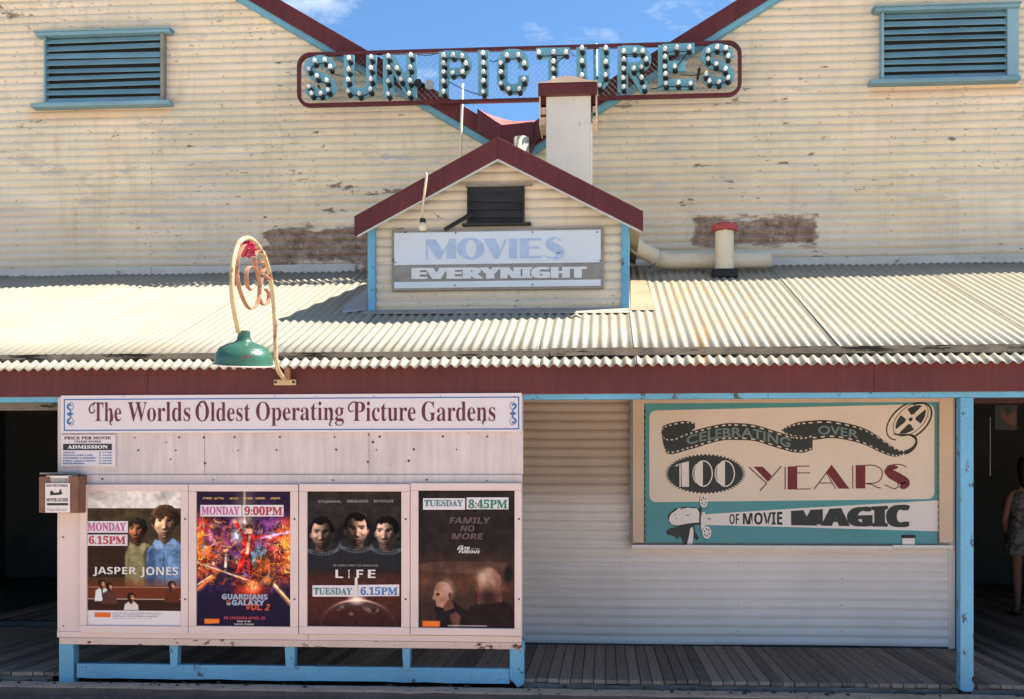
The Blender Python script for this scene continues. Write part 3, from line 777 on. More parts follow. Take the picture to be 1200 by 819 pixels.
lettering('lettering', sansb('NIGHT'), quad(588, 313.6, 326.8, 686, 312.8, 326.0, Yt), Yt - .001, M['night_white'], ms, .016, 0, 1.0, .018)
for u, v in ((475, 273), (534, 273.5), (624, 272.5), (700, 272.5), (533, 335), (624, 334), (463, 308), (703.5, 306)):
    x_, z_ = P(u, v, Yt); b = B(); b.lathe([(.007, 0), (.007, .004), (0, .006)], (x_, Ys - .0005, z_), 8, Vector((0, -1, 0))); b.build('screw', M['dark_iron'], ms)

# small conduit lamp left of the louvre
cl = thing('conduit_lamp', 'thin curved conduit with round glass lamp hanging over the left bargeboard', 'light fitting', (PX(496, 9.86), 9.86, PZ(268, 9.86, 496)))
q = [(497.5, 205), (499, 203.5), (500, 206), (497, 230), (495, 247), (494.5, 258)]
b = B(); b.tube([(P(u, v, 9.87)[0], 9.87, P(u, v, 9.87)[1]) for u, v in q], .011, 8); b.build('conduit', M['chimney_edge'], cl, smooth=True)
x_, z_ = P(495.5, 259.5, 9.87); b = B(); b.tube([(x_, 9.87, z_ - .015), (x_, 9.87, z_ + .02)], .026, 12); b.build('cap', M['socket'], cl)
x_, z_ = P(495.5, 266, 9.87); b = B(); b.lathe([(0, -.04), (.025, -.034), (.038, -.01), (.036, .012), (.024, .034)], (x_, 9.87, z_), 16); b.build('glass', M['pipe'], cl, smooth=True)

# ================================================================== CHIMNEY
Yc = 10.95
ch = thing('chimney', 'square pale rendered chimney with maroon cap in front of the hanging bulb sign', 'chimney', (PX(667, Yc), Yc + .2, roofz(Yc)))
XA, XB = PX(640, Yc), PX(692.5, Yc)
b = B(); b.box(XA, XB, Yc, Yc + .42, roofz(Yc) - .05, PZ(111, Yc, 667)); b.build('shaft', M['chimney'], ch, bev=.006)
b = B(); b.box(XB + .001, XB + .014, Yc - .004, Yc + .02, roofz(Yc), PZ(146, Yc, 667)); b.build('corner_bead', M['pipe'], ch)
b = B(); b.box(PX(631, Yc), PX(700, Yc), Yc - .06, Yc + .5, PZ(111, Yc - .06, 667), PZ(97.5, Yc - .06, 667)); b.build('cap_fascia', M['maroon'], ch, bev=.004)
b = B()
n = 14; zc0 = PZ(97.5, Yc - .06, 667) + .001
for i in range(n + 1):
    t = i / n; x = PX(631, Yc) + (PX(700, Yc) - PX(631, Yc)) * t; hgt = .004 + .05 * max(0, math.sin(math.pi * max(0, min(1, (t - .12) / .76)))) ** 1.2
    b.v += [(x, Yc - .07, zc0), (x, Yc - .07, zc0 + .008 + hgt), (x, Yc + .2, zc0 + .014 + hgt * 1.6), (x, Yc + .5, zc0 + .014)]
    if i: q = len(b.v); b.f += [(q-8+a, q-7+a, q-3+a, q-4+a) for a in range(3)]
b.build('cap_top', M['chimney_edge'], ch, smooth=False)
for (xa, xb) in ((PX(632, Yc), XA - .002), (XB + .016, PX(699.5, Yc))):
    for k in range(3):
        zt = PZ(112, Yc, 667) - k * .092
        b = B(); b.box(xa, xb, Yc + .03, Yc + .38, zt - .075 + rr.uniform(-.01, .01), zt - .006); b.build('bracket_board', M['maroon'] if k < 1 else M['chimney_edge'], ch, bev=.003)
    xo = xa if xa < XA else xb - .012
    b = B(); b.box(xo, xo + .012, Yc - .02, Yc + .42, PZ(147 if xa < XA else 140, Yc, 667), PZ(111.5, Yc, 667)); b.build('side_board', M['chimney_edge'], ch)

# ================================================================== PIPES ON THE ROOF
Yp = 11.95
dp = thing('flue_duct', 'cream duct bending from the small gable and lying along the foot of the hall wall', 'duct', (PX(820, Yp), Yp, roofz(Yp)))
pts = [(738, 272, 11.55), (741, 283, 11.6), (748, 291, 11.7), (762, 299, 11.85), (772, 304.5, 11.93), (784, 306.5, Yp), (840, 306.0, Yp), (903, 304.5, Yp)]
p3 = [(P(u, v, y)[0], y, P(u, v, y)[1]) for u, v, y in pts]
b = B(); b.tube(p3[:5], .079, 20); b.build('bend', M['pipe'], dp, smooth=True)
b = B(); b.tube(p3[4:], [.083, .081, .081, .081], 20); b.build('pipe', M['pipe'], dp, smooth=True)
for q in (p3[4], ((p3[3][0]+p3[4][0])/2, (p3[3][1]+p3[4][1])/2, (p3[3][2]+p3[4][2])/2)):
    b = B(); d_ = Vector((.8, .1, -.35)).normalized() * .012; b.tube([Vector(q) - d_, Vector(q) + d_], .087, 20); b.build('collar', M['pipe'], dp, smooth=False)
Yk = 11.72
vs_ = thing('roof_vent', 'cream vent stack with red mushroom cap on the right of the roof', 'vent pipe', (PX(849, Yk), Yk, roofz(Yk)))
cx = PX(849, Yk); rv = (PX(860, Yk) - PX(838, Yk)) / 2
b = B(); b.tube([(cx, Yk, roofz(Yk)), (cx, Yk, PZ(272, Yk, 849))], rv, 24); b.build('pipe', M['pipe'], vs_, smooth=True)
zc = PZ(271, Yk, 849)
b = B(); b.lathe([(rv*1.40, -.004), (rv*1.46, .0), (rv*1.46, .042), (rv*1.3, .060), (rv*.8, .078), (0, .086)], (cx, Yk, zc), 28); b.build('cap', M['red_cap'], vs_, smooth=False); autosmooth(bpy.data.objects[vs_.children[-1].name])
b = B(); b.box(cx - rv*.15, cx + rv*.15, Yk - rv, Yk - rv + .01, zc - .03, zc + .004); b.build('strap', M['pipe'], vs_)
b = B()
for k in range(15):
    x = cx - rv * 1.35 + rr.uniform(0, rv * 2.7); 
b.box(cx - rv*1.35, cx + rv*1.3, Yk - .13, Yk + .1, roofz(Yk - .1) - .0, roofz(Yk) + .05); o = b.build('flashing', M['socket'], vs_, bev=.012)

# ================================================================== SUN PICTURES SIGN
YS = 12.03
sg = thing('sun_pictures_sign', 'long maroon framed SUN PICTURES sign of blue letters set with white bulbs', 'sign', (PX(608, YS), YS, PZ(125, YS, 608)))
X0, X1 = PX(348.5, YS), PX(869, YS)
ZT, ZB = PZ(55.5, YS, 608), PZ(120, YS, 608)
def rrect(x0, x1, z0, z1, r, n=8):
    o = []
    for cx, cz, a in ((x1-r, z1-r, 0), (x0+r, z1-r, 90), (x0+r, z0+r, 180), (x1-r, z0+r, 270)):
        for k in range(n + 1):
            g = R(a + 90 * k / n); o.append((cx + r * math.cos(g), cz + r * math.sin(g)))
    return o
def frame_ring(name, x0, x1, z0, z1, r, w, y0, y1, mat, parent):
    o = rrect(x0, x1, z0, z1, r); i_ = rrect(x0+w, x1-w, z0+w, z1-w, max(.001, r-w)); n = len(o)
    b = B()
    b.add([(x, y0, z) for x, z in o] + [(x, y0, z) for x, z in i_] + [(x, y1, z) for x, z in o] + [(x, y1, z) for x, z in i_],
          sum([[(k, (k+1) % n, n+(k+1) % n, n+k), (2*n+k, 3*n+k, 3*n+(k+1) % n, 2*n+(k+1) % n), (k, 2*n+k, 2*n+(k+1) % n, (k+1) % n), (n+k, n+(k+1) % n, 3*n+(k+1) % n, 3*n+k)] for k in range(n)], []))
    return b.build(name, mat, parent)
frame_ring('frame', X0, X1, ZB, ZT, .14, .036, YS - .02, YS + .03, M['maroon'], sg)
# chain wire
b = B(); sp = .062; H = ZT - ZB - .06; xa = X0 + .03; xb = X1 - .03; za = ZB + .03
w = .0012
x = xa - H
while x < xb:
    for s in (1, -1):
        p0x = x if s > 0 else x + H; p1x = x + H if s > 0 else x
        # clip to the frame
        t0, t1 = 0.0, 1.0; dx = p1x - p0x
        for lim, sg_ in ((xa, 1), (xb, -1)):
            f0 = (p0x - lim) * sg_; f1 = (p1x - lim) * sg_
            if f0 < 0 and f1 < 0: t0 = 2
            elif f0 < 0: t0 = max(t0, f0 / (f0 - f1))
            elif f1 < 0: t1 = min(t1, f0 / (f0 - f1))
        if t0 < t1:
            b.tube([(p0x + dx*t0, YS + .012*s*.3 + .01, za + H*t0), (p0x + dx*t1, YS + .012*s*.3 + .01, za + H*t1)], w, 3, cap=False)
    x += sp
b.build('wire_mesh', M['wire'], sg, kind='stuff')
YL0, YL1 = YS - .055, YS - .02
LW = 12.2
def C1(x, y): return (330 + x / 4.286, 30 + y / 4.286)
def C2(x, y): return (600 + x / 4.286, 30 + y / 4.286)
def C3(x, y): return (340 + x / 8.193, 40 + y / 8.193)
def arc(cu, cv, ru, rv, a0, a1, n=10): return ell(cu, cv, ru, rv, n, 0, a0, a1)
def S_path(u0, u1, v0, v1):
    w = (u1 - u0) / 2 - LW / 2; cu = (u0 + u1) / 2; cv = (v0 + v1) / 2; h = (v1 - v0) / 2 - LW / 2
    return spline([(cu + w, v0 + LW*.5 + h*.52), (cu + w*.8, v0 + LW*.5 + h*.2), (cu, v0 + LW/2), (cu - w*.85, v0 + LW*.5 + h*.2), (cu - w, v0 + LW*.5 + h*.52), (cu - w*.55, cv - h*.12), (cu, cv),
                   (cu + w*.6, cv + h*.16), (cu + w, v1 - LW*.5 - h*.48), (cu + w*.8, v1 - LW*.5 - h*.15), (cu, v1 - LW/2), (cu - w*.8, v1 - LW*.5 - h*.15), (cu - w, v1 - LW*.5 - h*.42)], 60)
letters = []
def U_path(u0, u1, v0, v1):
    cu = (u0+u1)/2; w = (u1-u0)/2 - LW/2; r = min(w, 12)
    return [(cu - w, v0), (cu - w, v1 - LW/2 - r)] + arc(cu, v1 - LW/2 - r, w, r, 180, 0, 14)[1:-1][::1] + [(cu + w, v1 - LW/2 - r), (cu + w, v0)]
def up(u0, u1, v0, v1):
    cu = (u0+u1)/2; w = (u1-u0)/2 - LW/2; r = min(w, 13)
    return [(cu - w, v0)] + [(cu - w * math.cos(R(a)), v1 - LW/2 - r + r * math.sin(R(a))) for a in range(0, 181, 15)] + [(cu + w, v0)]
letters.append(([S_path(358, 395.5, 67, 119)], [C3(*p) for p in ((178,500),(205,568),(290,570),(362,535),(347,445),(252,402),(178,333),(232,255),(328,248),(382,313))]))
letters.append(([up(404, 442.5, 67, 118)], [C3(*p) for p in ((562,230),(558,340),(553,438),(557,547),(663,573),(767,530),(775,433),(773,325),(775,220))]))
letters.append(([[(456, 66.5), (456, 117)], [(458, 70), (483, 113)], [(483, 66), (483, 116.5)]], [C3(940,573), C3(940,450), C3(938,322), C3(940,212), C3(1022,328), C3(1063,433), C1(640,342), C1(643,277), C1(645,210), C1(648,148)]))
def bowl(u0, u1, v0, v1):
    r = (v1 - v0) / 2 - LW*.42
    return [(u0, v0 + LW*.42)] + [(u1 - LW*.5 - r + r * math.cos(R(a)), (v0 + v1)/2 + r * math.sin(R(a))) for a in range(-90, 91, 15)] + [(u0, v1 - LW*.42)]
letters.append(([[(521.2, 63), (521.2, 115)], bowl(521, 553.5, 63, 93)], [C1(*p) for p in ((812,332),(812,280),(812,233),(812,190),(812,148),(860,148),(905,153),(924,190),(907,233),(857,237))]))
letters.append(([[(567, 61.5), (567, 114)]], [C1(*p) for p in ((1012,332),(1012,278),(1012,232),(1012,187),(1010,138))]))
def Cp(u0, u1, v0, v1):
    cu = (u0+u1)/2; w = (u1-u0)/2 - LW/2; h = (v1-v0)/2 - LW/2; cv = (v0+v1)/2; r = 10
    return [(cu + w, cv - h + r + 6)] + [(cu + w - r + r*math.cos(R(a)), cv - h + r - r*math.sin(R(a))) for a in range(0, 91, 18)] + [(cu - w + r + r*math.cos(R(a)), cv - h + r - r*math.sin(R(a))) for a in range(90, 181, 18)] + \
           [(cu - w + r + r*math.cos(R(a)), cv + h - r - r*math.sin(R(a))) for a in range(180, 271, 18)] + [(cu + w - r + r*math.cos(R(a)), cv + h - r - r*math.sin(R(a))) for a in range(270, 361, 18)] + [(cu + w, cv + h - r - 6)]
letters.append(([Cp(583, 620, 60, 113)], [C2(60,190), C2(30,148), C1(1130,150), C1(1100,187), C1(1100,234), C1(1100,290), C1(1140,317), C2(35,318), C2(58,270)]))
letters.append(([[(628.7, 65), (667.8, 64.4)], [(648.8, 66), (648.8, 112)]], [C2(*p) for p in ((133,135),(207,133),(270,133),(207,180),(207,218),(207,268))]))
letters.append(([up(675.5, 714.5, 58, 110.5)], [C2(*p) for p in ((350,112),(350,178),(350,250),(392,306),(440,300),(470,248),(470,182),(470,112))]))
letters.append(([[(729.7, 57), (729.7, 110)], bowl(729, 763, 57, 86.5), [(741, 84), (757, 109.5)]], [C2(*p) for p in ((560,308),(558,263),(560,215),(560,170),(560,128),(615,125),(655,128),(673,170),(650,207),(610,215),(650,262),(665,308))]))
letters.append(([[(777, 55.5), (777, 107.5)], [(776, 60.5), (813.5, 59.3)], [(776, 80.5), (803, 80)], [(776, 102), (813.5, 101)]], [C2(*p) for p in ((897,290),(835,288),(773,290),(770,243),(767,205),(767,157),(767,117),(827,110),(890,110),(818,205))]))
letters.append(([S_path(821, 860, 53.5, 105)], [C2(*p) for p in ((975,243),(992,278),(1038,283),(1085,263),(1072,217),(1025,192),(985,167),(985,127),(1030,108),(1073,113),(1085,153))]))
bulb_src = sock_src = None
for paths, bl in letters:
    b = B()
    for i, pth in enumerate(paths):
        stroke(b, pth, LW, YL0 - .0015 * i, YL1 + .001 * i, YS)
    lt = b.build('letter', M['letter_blue'], sg)
    pv = None
    for (u, v) in bl:
        # the bulbs stand about 8 cm proud of the letters, so their feet sit a little lower
        Yb = YL0 - .075
        x, z = P(u, v, Yb); zs = z - .012
        if bulb_src is None:
            bb = B(); bb.lathe([(0, -.028), (.014, -.023), (.0205, -.009), (.022, .002), (.019, .015), (.013, .028), (.011, .038)], (0, 0, 0), 14, Vector((0, .96, -.28)).normalized())
            bb.add([], [])
            bulb_src = bb.build('bulb', M['bulb'], lt, smooth=True)
            bulb_off = WL[bulb_src.name].copy()
            bulb_src.location = Vector((x, Yb, z)) + bulb_off - WL[lt.name]
            s2 = B(); s2.tube([(0.003, .020, -.014), (0.006, .045, -.024), (0.01, .075, -.032)], [.017, .024, .027], 10)  # black socket widened and dropped to take in the bulb's shadow
            sock_src = s2.build('socket', M['socket'], lt, smooth=True); sock_off = WL[sock_src.name].copy()
            sock_src.location = Vector((x, Yb, z)) + sock_off - WL[lt.name]
        else:
            inst(bulb_src, 'bulb', Vector((x, Yb, z)) + bulb_off, lt)
            inst(sock_src, 'socket', Vector((x, Yb, z)) + sock_off, lt)
        if pv is not None:
            mid = ((x + pv[0]) / 2 + rr.uniform(-.01, .01), YL0 - .03, (z + pv[1]) / 2 - .02 - rr.uniform(0, .012))
            w_ = B(); q = spline([(pv[0], YL0 - .02, pv[1] - .02), mid, (x, YL0 - .02, z - .02)], 6)
            w_.tube(q, .0055, 5); w_.build('wire', M['socket'], lt, smooth=True)
        pv = (x, z)
# link wires between letters
for (a, c) in ((C3(395, 370), C3(520, 410)), (C1(680, 150), C1(790, 142)), (C1(840, 285), C1(990, 350)), (C1(1045, 178), C1(1085, 178)), (C2(290, 130), C2(320, 158)), (C2(695, 320), C2(770, 300)), (C2(845, 250), C2(970, 243))):
    q = spline([(*P(*a, YL0)[:1], YL0 - .01, P(*a, YL0)[1]), ((P(*a, YL0)[0] + P(*c, YL0)[0]) / 2, YL0 - .01, (P(*a, YL0)[1] + P(*c, YL0)[1]) / 2 - .015), (P(*c, YL0)[0], YL0 - .01, P(*c, YL0)[1])], 8)
    b = B(); b.tube(q, .0045, 5); b.build('wire', M['socket'], sg, smooth=True)
# poles carrying the sign
for u, v0, v1, r_, m_ in ((537.5, 97, 186, .014, 'pipe'), (698, 50, 116, .024, 'letter_blue')):
    x, z0_ = P(u, v1, YS); x2, z1_ = P(u + (4 if u < 600 else 0), v0, YS)
    b = B(); b.tube([(x, YS + .05, z0_ - .3), (x2, YS + .05, z1_)], r_, 10); b.build('pole', M[m_], sg, smooth=True)
for u, v in ((372, 100), (470, 90), (640, 100), (700, 90), (820, 80)):
    x, z = P(u, v, YS); b = B(); b.tube([(x, YS + .03, z), (x, YW, z - .02)], .014, 6); b.build('stay', M['socket'], sg)
# flood lamps beside the N
fl = thing('flood_lamp', 'small double flood lamp fixed beside the N of the bulb sign', 'lamp', (PX(496, YS - .1), YS - .1, PZ(106, YS, 496)))
x, z = P(499.5, 99, YS - .15); b = B(); b.lathe([(0, 0), (.03, .0), (.048, .05), (.05, .07), (.043, .07), (0, .055)], (x, YS - .06, z), 16, Vector((.45, -.85, .1)).normalized()); b.build('reflector', M['flash'], fl, smooth=True)
x, z = P(491.5, 98, YS - .15); b = B(); b.lathe([(0, 0), (.03, .0), (.042, .05), (.045, .07), (.038, .07), (0, .055)], (x, YS - .06, z), 16, Vector((-.3, -.9, .2)).normalized()); b.build('reflector', M['socket'], fl, smooth=True)
x, z = P(497, 104, YS - .06); b = B(); b.tube([(x, YS - .04, z - .03), (x, YS - .05, z + .05)], .014, 8); b.build('bracket', M['socket'], fl)

# ================================================================== GOOSENECK STREET LAMP ON THE FASCIA
LX = PX(335, 8.48)
lamp = thing('gooseneck_lamp', 'chipped green enamel lamp on a curled cream gooseneck arm with rusty scrolls', 'lamp', (LX, 8.48, PZ(447, 8.48, 335)))
def LP(u, v):
    y = YU(LX, u); return (LX, y, P(u, v, y)[1])
arm = [(336.5, 447), (328, 437), (323.8, 425), (323, 405), (322, 375), (319.5, 345), (315, 318), (308, 298), (299, 284.5), (290, 279.5), (281, 284), (275, 298), (272, 318), (272, 345), (274.5, 365), (278, 382), (279.5, 390)]
p3 = [LP(u, v) for u, v in arm]
b = B(); b.tube([tuple(p) for p in spline(p3, 80)], .0165, 12); b.build('arm', M['lamp_arm'], lamp, smooth=True)
b = B(); b.box(LX - .09, LX + .075, 8.47, 8.50, PZ(450.5, 8.47, 335), PZ(444, 8.47, 335)); b.build('bracket_plate', M['lamp_arm'], lamp, bev=.003)
b = B(); b.box(LX + .0, LX + .035, 8.44, 8.50, PZ(444, 8.47, 335) + .001, PZ(430, 8.47, 335)); b.build('clamp', M['scroll'], lamp, bev=.003)
for dx in (-.075, .06):
    b = B(); b.lathe([(.010, 0), (.010, .006), (0, .008)], (LX + dx, 8.4705, PZ(447.2, 8.47, 335)), 8, Vector((0, -1, 0))); b.build('bolt', M['socket'], lamp)
def strap(uvs, w=.028, t=.005, n=50, name='scroll', m='scroll'):
    pts = [LP(u, v) for u, v in uvs]; q = spline(pts, n); b = B(); pr = None
    for i, p in enumerate(q):
        p = Vector(p); a = Vector(q[max(i-1, 0)]); c = Vector(q[min(i+1, len(q)-1)]); tg = (c - a).normalized(); nm = Vector((0, -tg.z, tg.y)) * t / 2; s = Vector((w/2, 0, 0))
        j = len(b.v); b.v += [tuple(p - s - nm), tuple(p + s - nm), tuple(p + s + nm), tuple(p - s + nm)]
        if i: b.f += [(j-4+k, j-4+(k+1) % 4, j+(k+1) % 4, j+k) for k in range(4)]
        else: b.f.append((3, 2, 1, 0))
    j = len(b.v) - 4; b.f.append((j, j+1, j+2, j+3))
    return b.build(name, M[m], lamp)
strap([(286, 287), (279.5, 300), (277.5, 320), (281, 340), (288, 357), (295, 363), (301, 357), (304.5, 340), (302, 322), (296, 313), (290, 315), (288.5, 325), (290, 336), (294, 340.5)])
strap([(299, 316), (298, 303), (301, 295), (306, 294), (310.5, 300), (313.5, 314), (318, 330)])
strap([(303, 305), (305.5, 308), (308.5, 308), (309.5, 314), (306.5, 321), (303.5, 320), (303, 314)], t=.007)
strap([(307, 326), (304, 340), (305.5, 354), (310, 358), (314, 354), (315, 345), (311, 339)], t=.007)
strap([(304, 318), (309, 322), (316, 328)], t=.008)
q = LP(289.5, 292)
b = B()
for k in range(9):
    g = k * 40
    b.lathe([(0, -.05), (.022, -.02), (.02, .03), (0, .05)], (q[0] + .018 * math.cos(R(g)), q[1] + .02 * math.sin(R(g) * 1.3), q[2] + .02 * math.sin(R(g))), 6, Vector((math.cos(R(g)), .3, math.sin(R(g)))).normalized())
b.build('red_glass', M['rose'], lamp)
ys = YU(LX, 283.5); zn = P(280, 390, ys)[1]; zr = P(283.5, 427, ys)[1]; Rr = .231
Rr = .192; H = zn - zr; AX = Vector((.06, -.15, 1)).normalized()
b = B(); b.lathe([(.028, H + .01), (.038, H + .01), (.040, H - .02), (.046, H*.76), (.066, H*.68), (.118, H*.60), (.156, H*.50), (.178, H*.36), (.187, H*.20), (.189, H*.08), (Rr, H*.03), (Rr + .004, 0), (Rr - .004, 0), (.181, H*.12), (.16, H*.32), (.10, H*.48), (.04, H*.55)], (LX + .012, ys, zr), 48, AX)
o = b.build('lamp_shade', M['lamp_green'], lamp); autosmooth(o, 40)
frame = B(); n = 48
frame.lathe([(Rr - .002, -.004), (Rr + .007, -.004), (Rr + .007, .004), (Rr - .002, .004)], (LX + .012, ys, zr), 48, AX); frame.build('rim', M['chimney'], lamp, smooth=True)

# ================================================================== POSTER BOARD
YP = 8.50
pb = thing('poster_board', 'long pinkish white display board on blue legs below the maroon fascia', 'notice board', (PX(338, YP), YP, 0))
XA, XB = PX(66.5, YP), PX(613, YP)
zt, zb = PZ(505, YP, 338), PZ(749.5, YP, 338)
cuts = [XA, PX(239, YP), PX(432, YP), XB]
zl = PZ(555.5, YP, 338)
for i, (xa, xb) in enumerate(zip(cuts[:-1], cuts[1:])):
    b = B(); b.box(xa + .001, xb - .001, YP + .014 + (i % 2) * .002, YP + .03, zl, zfb - .004); b.build('panel', M['board'], pb, bev=.0015)
b = B(); b.box(XA, PX(94.5, YP), YP + .010, YP + .03, zb + .002, zl - .002); b.build('panel', M['case'], pb, bev=.002)
for xa, xb in ((PX(95, YP), PX(363, YP)), (PX(363, YP) + .0015, XB - .006)):
    b = B(); b.box(xa, xb, YP + .004, YP + .03, PZ(742, YP, 338), zl - .001); b.build('backing_panel', M['board'], pb, bev=.003)
for xa, xb in ((PX(66.5, YP), PX(361, YP)), (PX(361, YP) + .002, XB - .01)):
    b = B(); b.box(xa, xb, YP + .002, YP + .03, zb + .002, PZ(742, YP, 338) - .001); b.build('lower_rail', M['case'], pb, bev=.003)
b = B(); b.box(PX(69, YP), XB - .012, YP + .008, YP + .05, PZ(757.5, YP, 338), zb); b.build('rusty_rail', M['rusty_rail'], pb, bev=.004)
b = B(); b.box(XA + .02, XB - .02, YP + .032, YP + .05, zb, zfb); b.build('back_panel', M['sign_timber'], pb)
# nail and screw heads
r3 = random.Random(21)
sc0 = None
spots = [(u, 511.5) for u in (158, 210, 275, 328, 392, 445, 519, 571)] + [(u, 526.5) for u in (162, 206, 279, 324, 394, 441, 485, 535)] + [(200, 537), (195, 517), (479, 540), (431, 541), (240, 542), (120, 560), (250, 561), (390, 562), (500, 562), (571, 563), (70, 562), (74, 628), (74, 732), (239, 512), (432, 509), (437, 518)]
for u, v in spots:
    Yq = YP + .0135 if v < 555 else YP + .002
    v += (338 - u) * .0028
    x, z = P(u, v, Yq); rad = r3.uniform(.005, .009)
    if sc0 is None:
        b = B(); b.lathe([(.0075, 0), (.0075, .003), (0, .0045)], (0, 0, 0), 8, Vector((0, -1, 0))); sc0 = b.build('screw', M['socket'], pb); so = WL[sc0.name].copy(); sc0.location = Vector((x, Yq, z)) + so - WL[pb.name]; o = sc0
    else: o = inst(sc0, 'screw', Vector((x, Yq, z)) + so, pb)
    o.scale = (rad / .0075,) * 3
# legs and low rail
for (ua, ub, v1) in ((67.5, 84.5, 800.5), (597, 614, 805.5)):
    xa, xb = PX(ua, YP + .03), PX(ub, YP + .03)
    zz1 = PZ(v1, YP + .03, (ua + ub) / 2)
    b = B()
    if ua < 100: b.box(xa, xb, YP + .051, YP + .15, zz1, zb + .01)
    else: b.prism([(xa, zb + .01), (xb, zb + .01), (xb, zz1 + .03), (xb - .02, zz1 + .01), (xa + .055, zz1), (xa + .03, zz1 + .035), (xa, zz1 + .06)], YP + .051, YP + .15)
    b.build('leg', M['blue'], pb, bev=.004)
rough_beam(PX(90, YP + .06), PX(597, YP + .06), YP + .062, YP + .13, PZ(797, YP + .06, 338), PZ(780, YP + .06, 338), 'foot_rail', M['blue'], pb, .0035, .16)
for ua, ub in ((199, 209), (334, 346), (471.5, 481)):
    b = B(); b.prism([(PX(ua, YP + .06), PZ(757, YP + .06, 338)), (PX(ub, YP + .06), PZ(757, YP + .06, 338)), (PX(ub, YP + .06) - .006, PZ(783, YP + .06, 338)), (PX(ua, YP + .06) + .008, PZ(783, YP + .06, 338))], YP + .050, YP + .13)
    b.build('stud', M['blue'], pb, bev=.003)

# header sign
YH = YP - .012
hs = thing('header_sign', 'long white sign reading The Worlds Oldest Operating Picture Gardens with a dark blue border', 'sign', (PX(340, YH), YH, PZ(505, YH, 340)))
hx0, hx1, hz0, hz1 = PX(71, YH), PX(611.5, YH), PZ(506, YH, 340), PZ(461.3, YH, 340)
b = B(); b.box(hx0, hx1, YH, YH + .022, hz0, hz1); b.build('sign_panel', M['header_white'], hs, bev=.002)
bx0, bx1, bz0, bz1 = PX(74.8, YH), PX(608.5, YH), PZ(504, YH, 340) + .003, PZ(465.5, YH, 340)
y_ = YH - .0015; w = .0085
b = B()
b.flat([(bx0, bz0), (bx1, bz0), (bx1, bz0 + w), (bx0, bz0 + w)], y_); b.flat([(bx0, bz1 - w), (bx1, bz1 - w), (bx1, bz1), (bx0, bz1)], y_)
b.flat([(bx0, bz0 + w), (bx0 + w, bz0 + w), (bx0 + w, bz1 - w), (bx0, bz1 - w)], y_); b.flat([(bx1 - w, bz0 + w), (bx1, bz0 + w), (bx1, bz1 - w), (bx1 - w, bz1 - w)], y_)
b.build('border', M['print_blue'], hs, fixn=False)
def word(t, u0, u1, vt, vb, extra=0.0):
    return lettering('lettering', serif(t), rect(u0, vt, u1, vb, YH - .002), YH - .002, M['print_maroon'], hs, -.004)
word('The', 109, 142, 471, 493.3); word('Worlds', 149.5, 223, 470.5, 493.3); word('Oldest', 229, 293, 470.3, 493.2)
word('Operating', 300, 403, 470, 498.3); word('Picture', 414, 487, 469.7, 493); word('Gardens', 494, 580.5, 469.5, 493)
b = B(); pm = YH - .0026
def cl_(pts, w0, w1=None, n=24, bb=None, Y=pm):
    q = spline(pts, n); ws = [w0 + ((w1 if w1 is not None else w0) - w0) * math.sin(math.pi * k / n) for k in range(n + 1)]
    strokeflat(bb, q, ws, Y)
cl_([(118, 473), (111, 471.5), (106, 475), (104.5, 480), (107.5, 483.5), (111, 481), (109.5, 478.5)], .7, 1.6, bb=b)
cl_([(128, 478), (131, 484), (131.5, 490), (129, 495), (131, 498)], .8, 1.8, bb=b, Y=pm - .0004)
cl_([(421, 471.5), (414, 470.5), (409.5, 474), (408.5, 479), (411.5, 482), (414.5, 480)], .7, 1.6, bb=b, Y=pm - .0006)
cl_([(566, 478), (568, 485), (568, 491), (565.5, 495), (567, 497)], .8, 1.8, bb=b, Y=pm - .0008)
cl_([(386, 479), (388.5, 486), (388, 492), (386, 497), (388.5, 498.5)], .8, 1.6, bb=b, Y=pm - .001)
cl_([(236, 477), (233.5, 471.5), (239, 469.5), (242, 473)], .6, 1.2, bb=b, Y=pm - .0012)
b.build('swash', M['print_maroon'], hs, fixn=False)
for cu, cv in ((82, 484.6), (601.5, 484)):
    b = B(); m_ = 1 if cu < 300 else -1
    for s in (1, -1):
        cl_([(cu, cv + s*1), (cu + m_*.5, cv + s*4.5), (cu - m_*2.6, cv + s*7.5), (cu - m_*2.2, cv + s*10.5), (cu + m_*.5, cv + s*10.8), (cu + m_*.8, cv + s*8.8)], .9, 2.2, bb=b, Y=pm - .0002 * (s + 2))
    b.flat(pp([(cu - 4 * m_, cv), (cu - 1, cv - 2.4), (cu + 4.6 * m_, cv), (cu - 1, cv + 2.4)][:: m_], pm - .001), pm - .001)
    cl_([(cu - m_*3, cv - 11), (cu + m_*1.5, cv - 13.5), (cu + m_*4, cv - 9), (cu + m_*2, cv - 4)], .45, .6, bb=b, Y=pm - .0012)
    cl_([(cu - m_*3, cv + 11), (cu + m_*1.5, cv + 13.5), (cu + m_*4, cv + 9), (cu + m_*2, cv + 4)], .45, .6, bb=b, Y=pm - .0014)
    b.build('scroll_ornament', M['print_blue'], hs, fixn=False)
for u in (145, 322, 370, 438, 516, 603):
    x, z = P(u, 463.2, YH); inst(sc0, 'screw', Vector((x, YH - .0005, z)) + so, hs).scale = (.5, .5, .5)

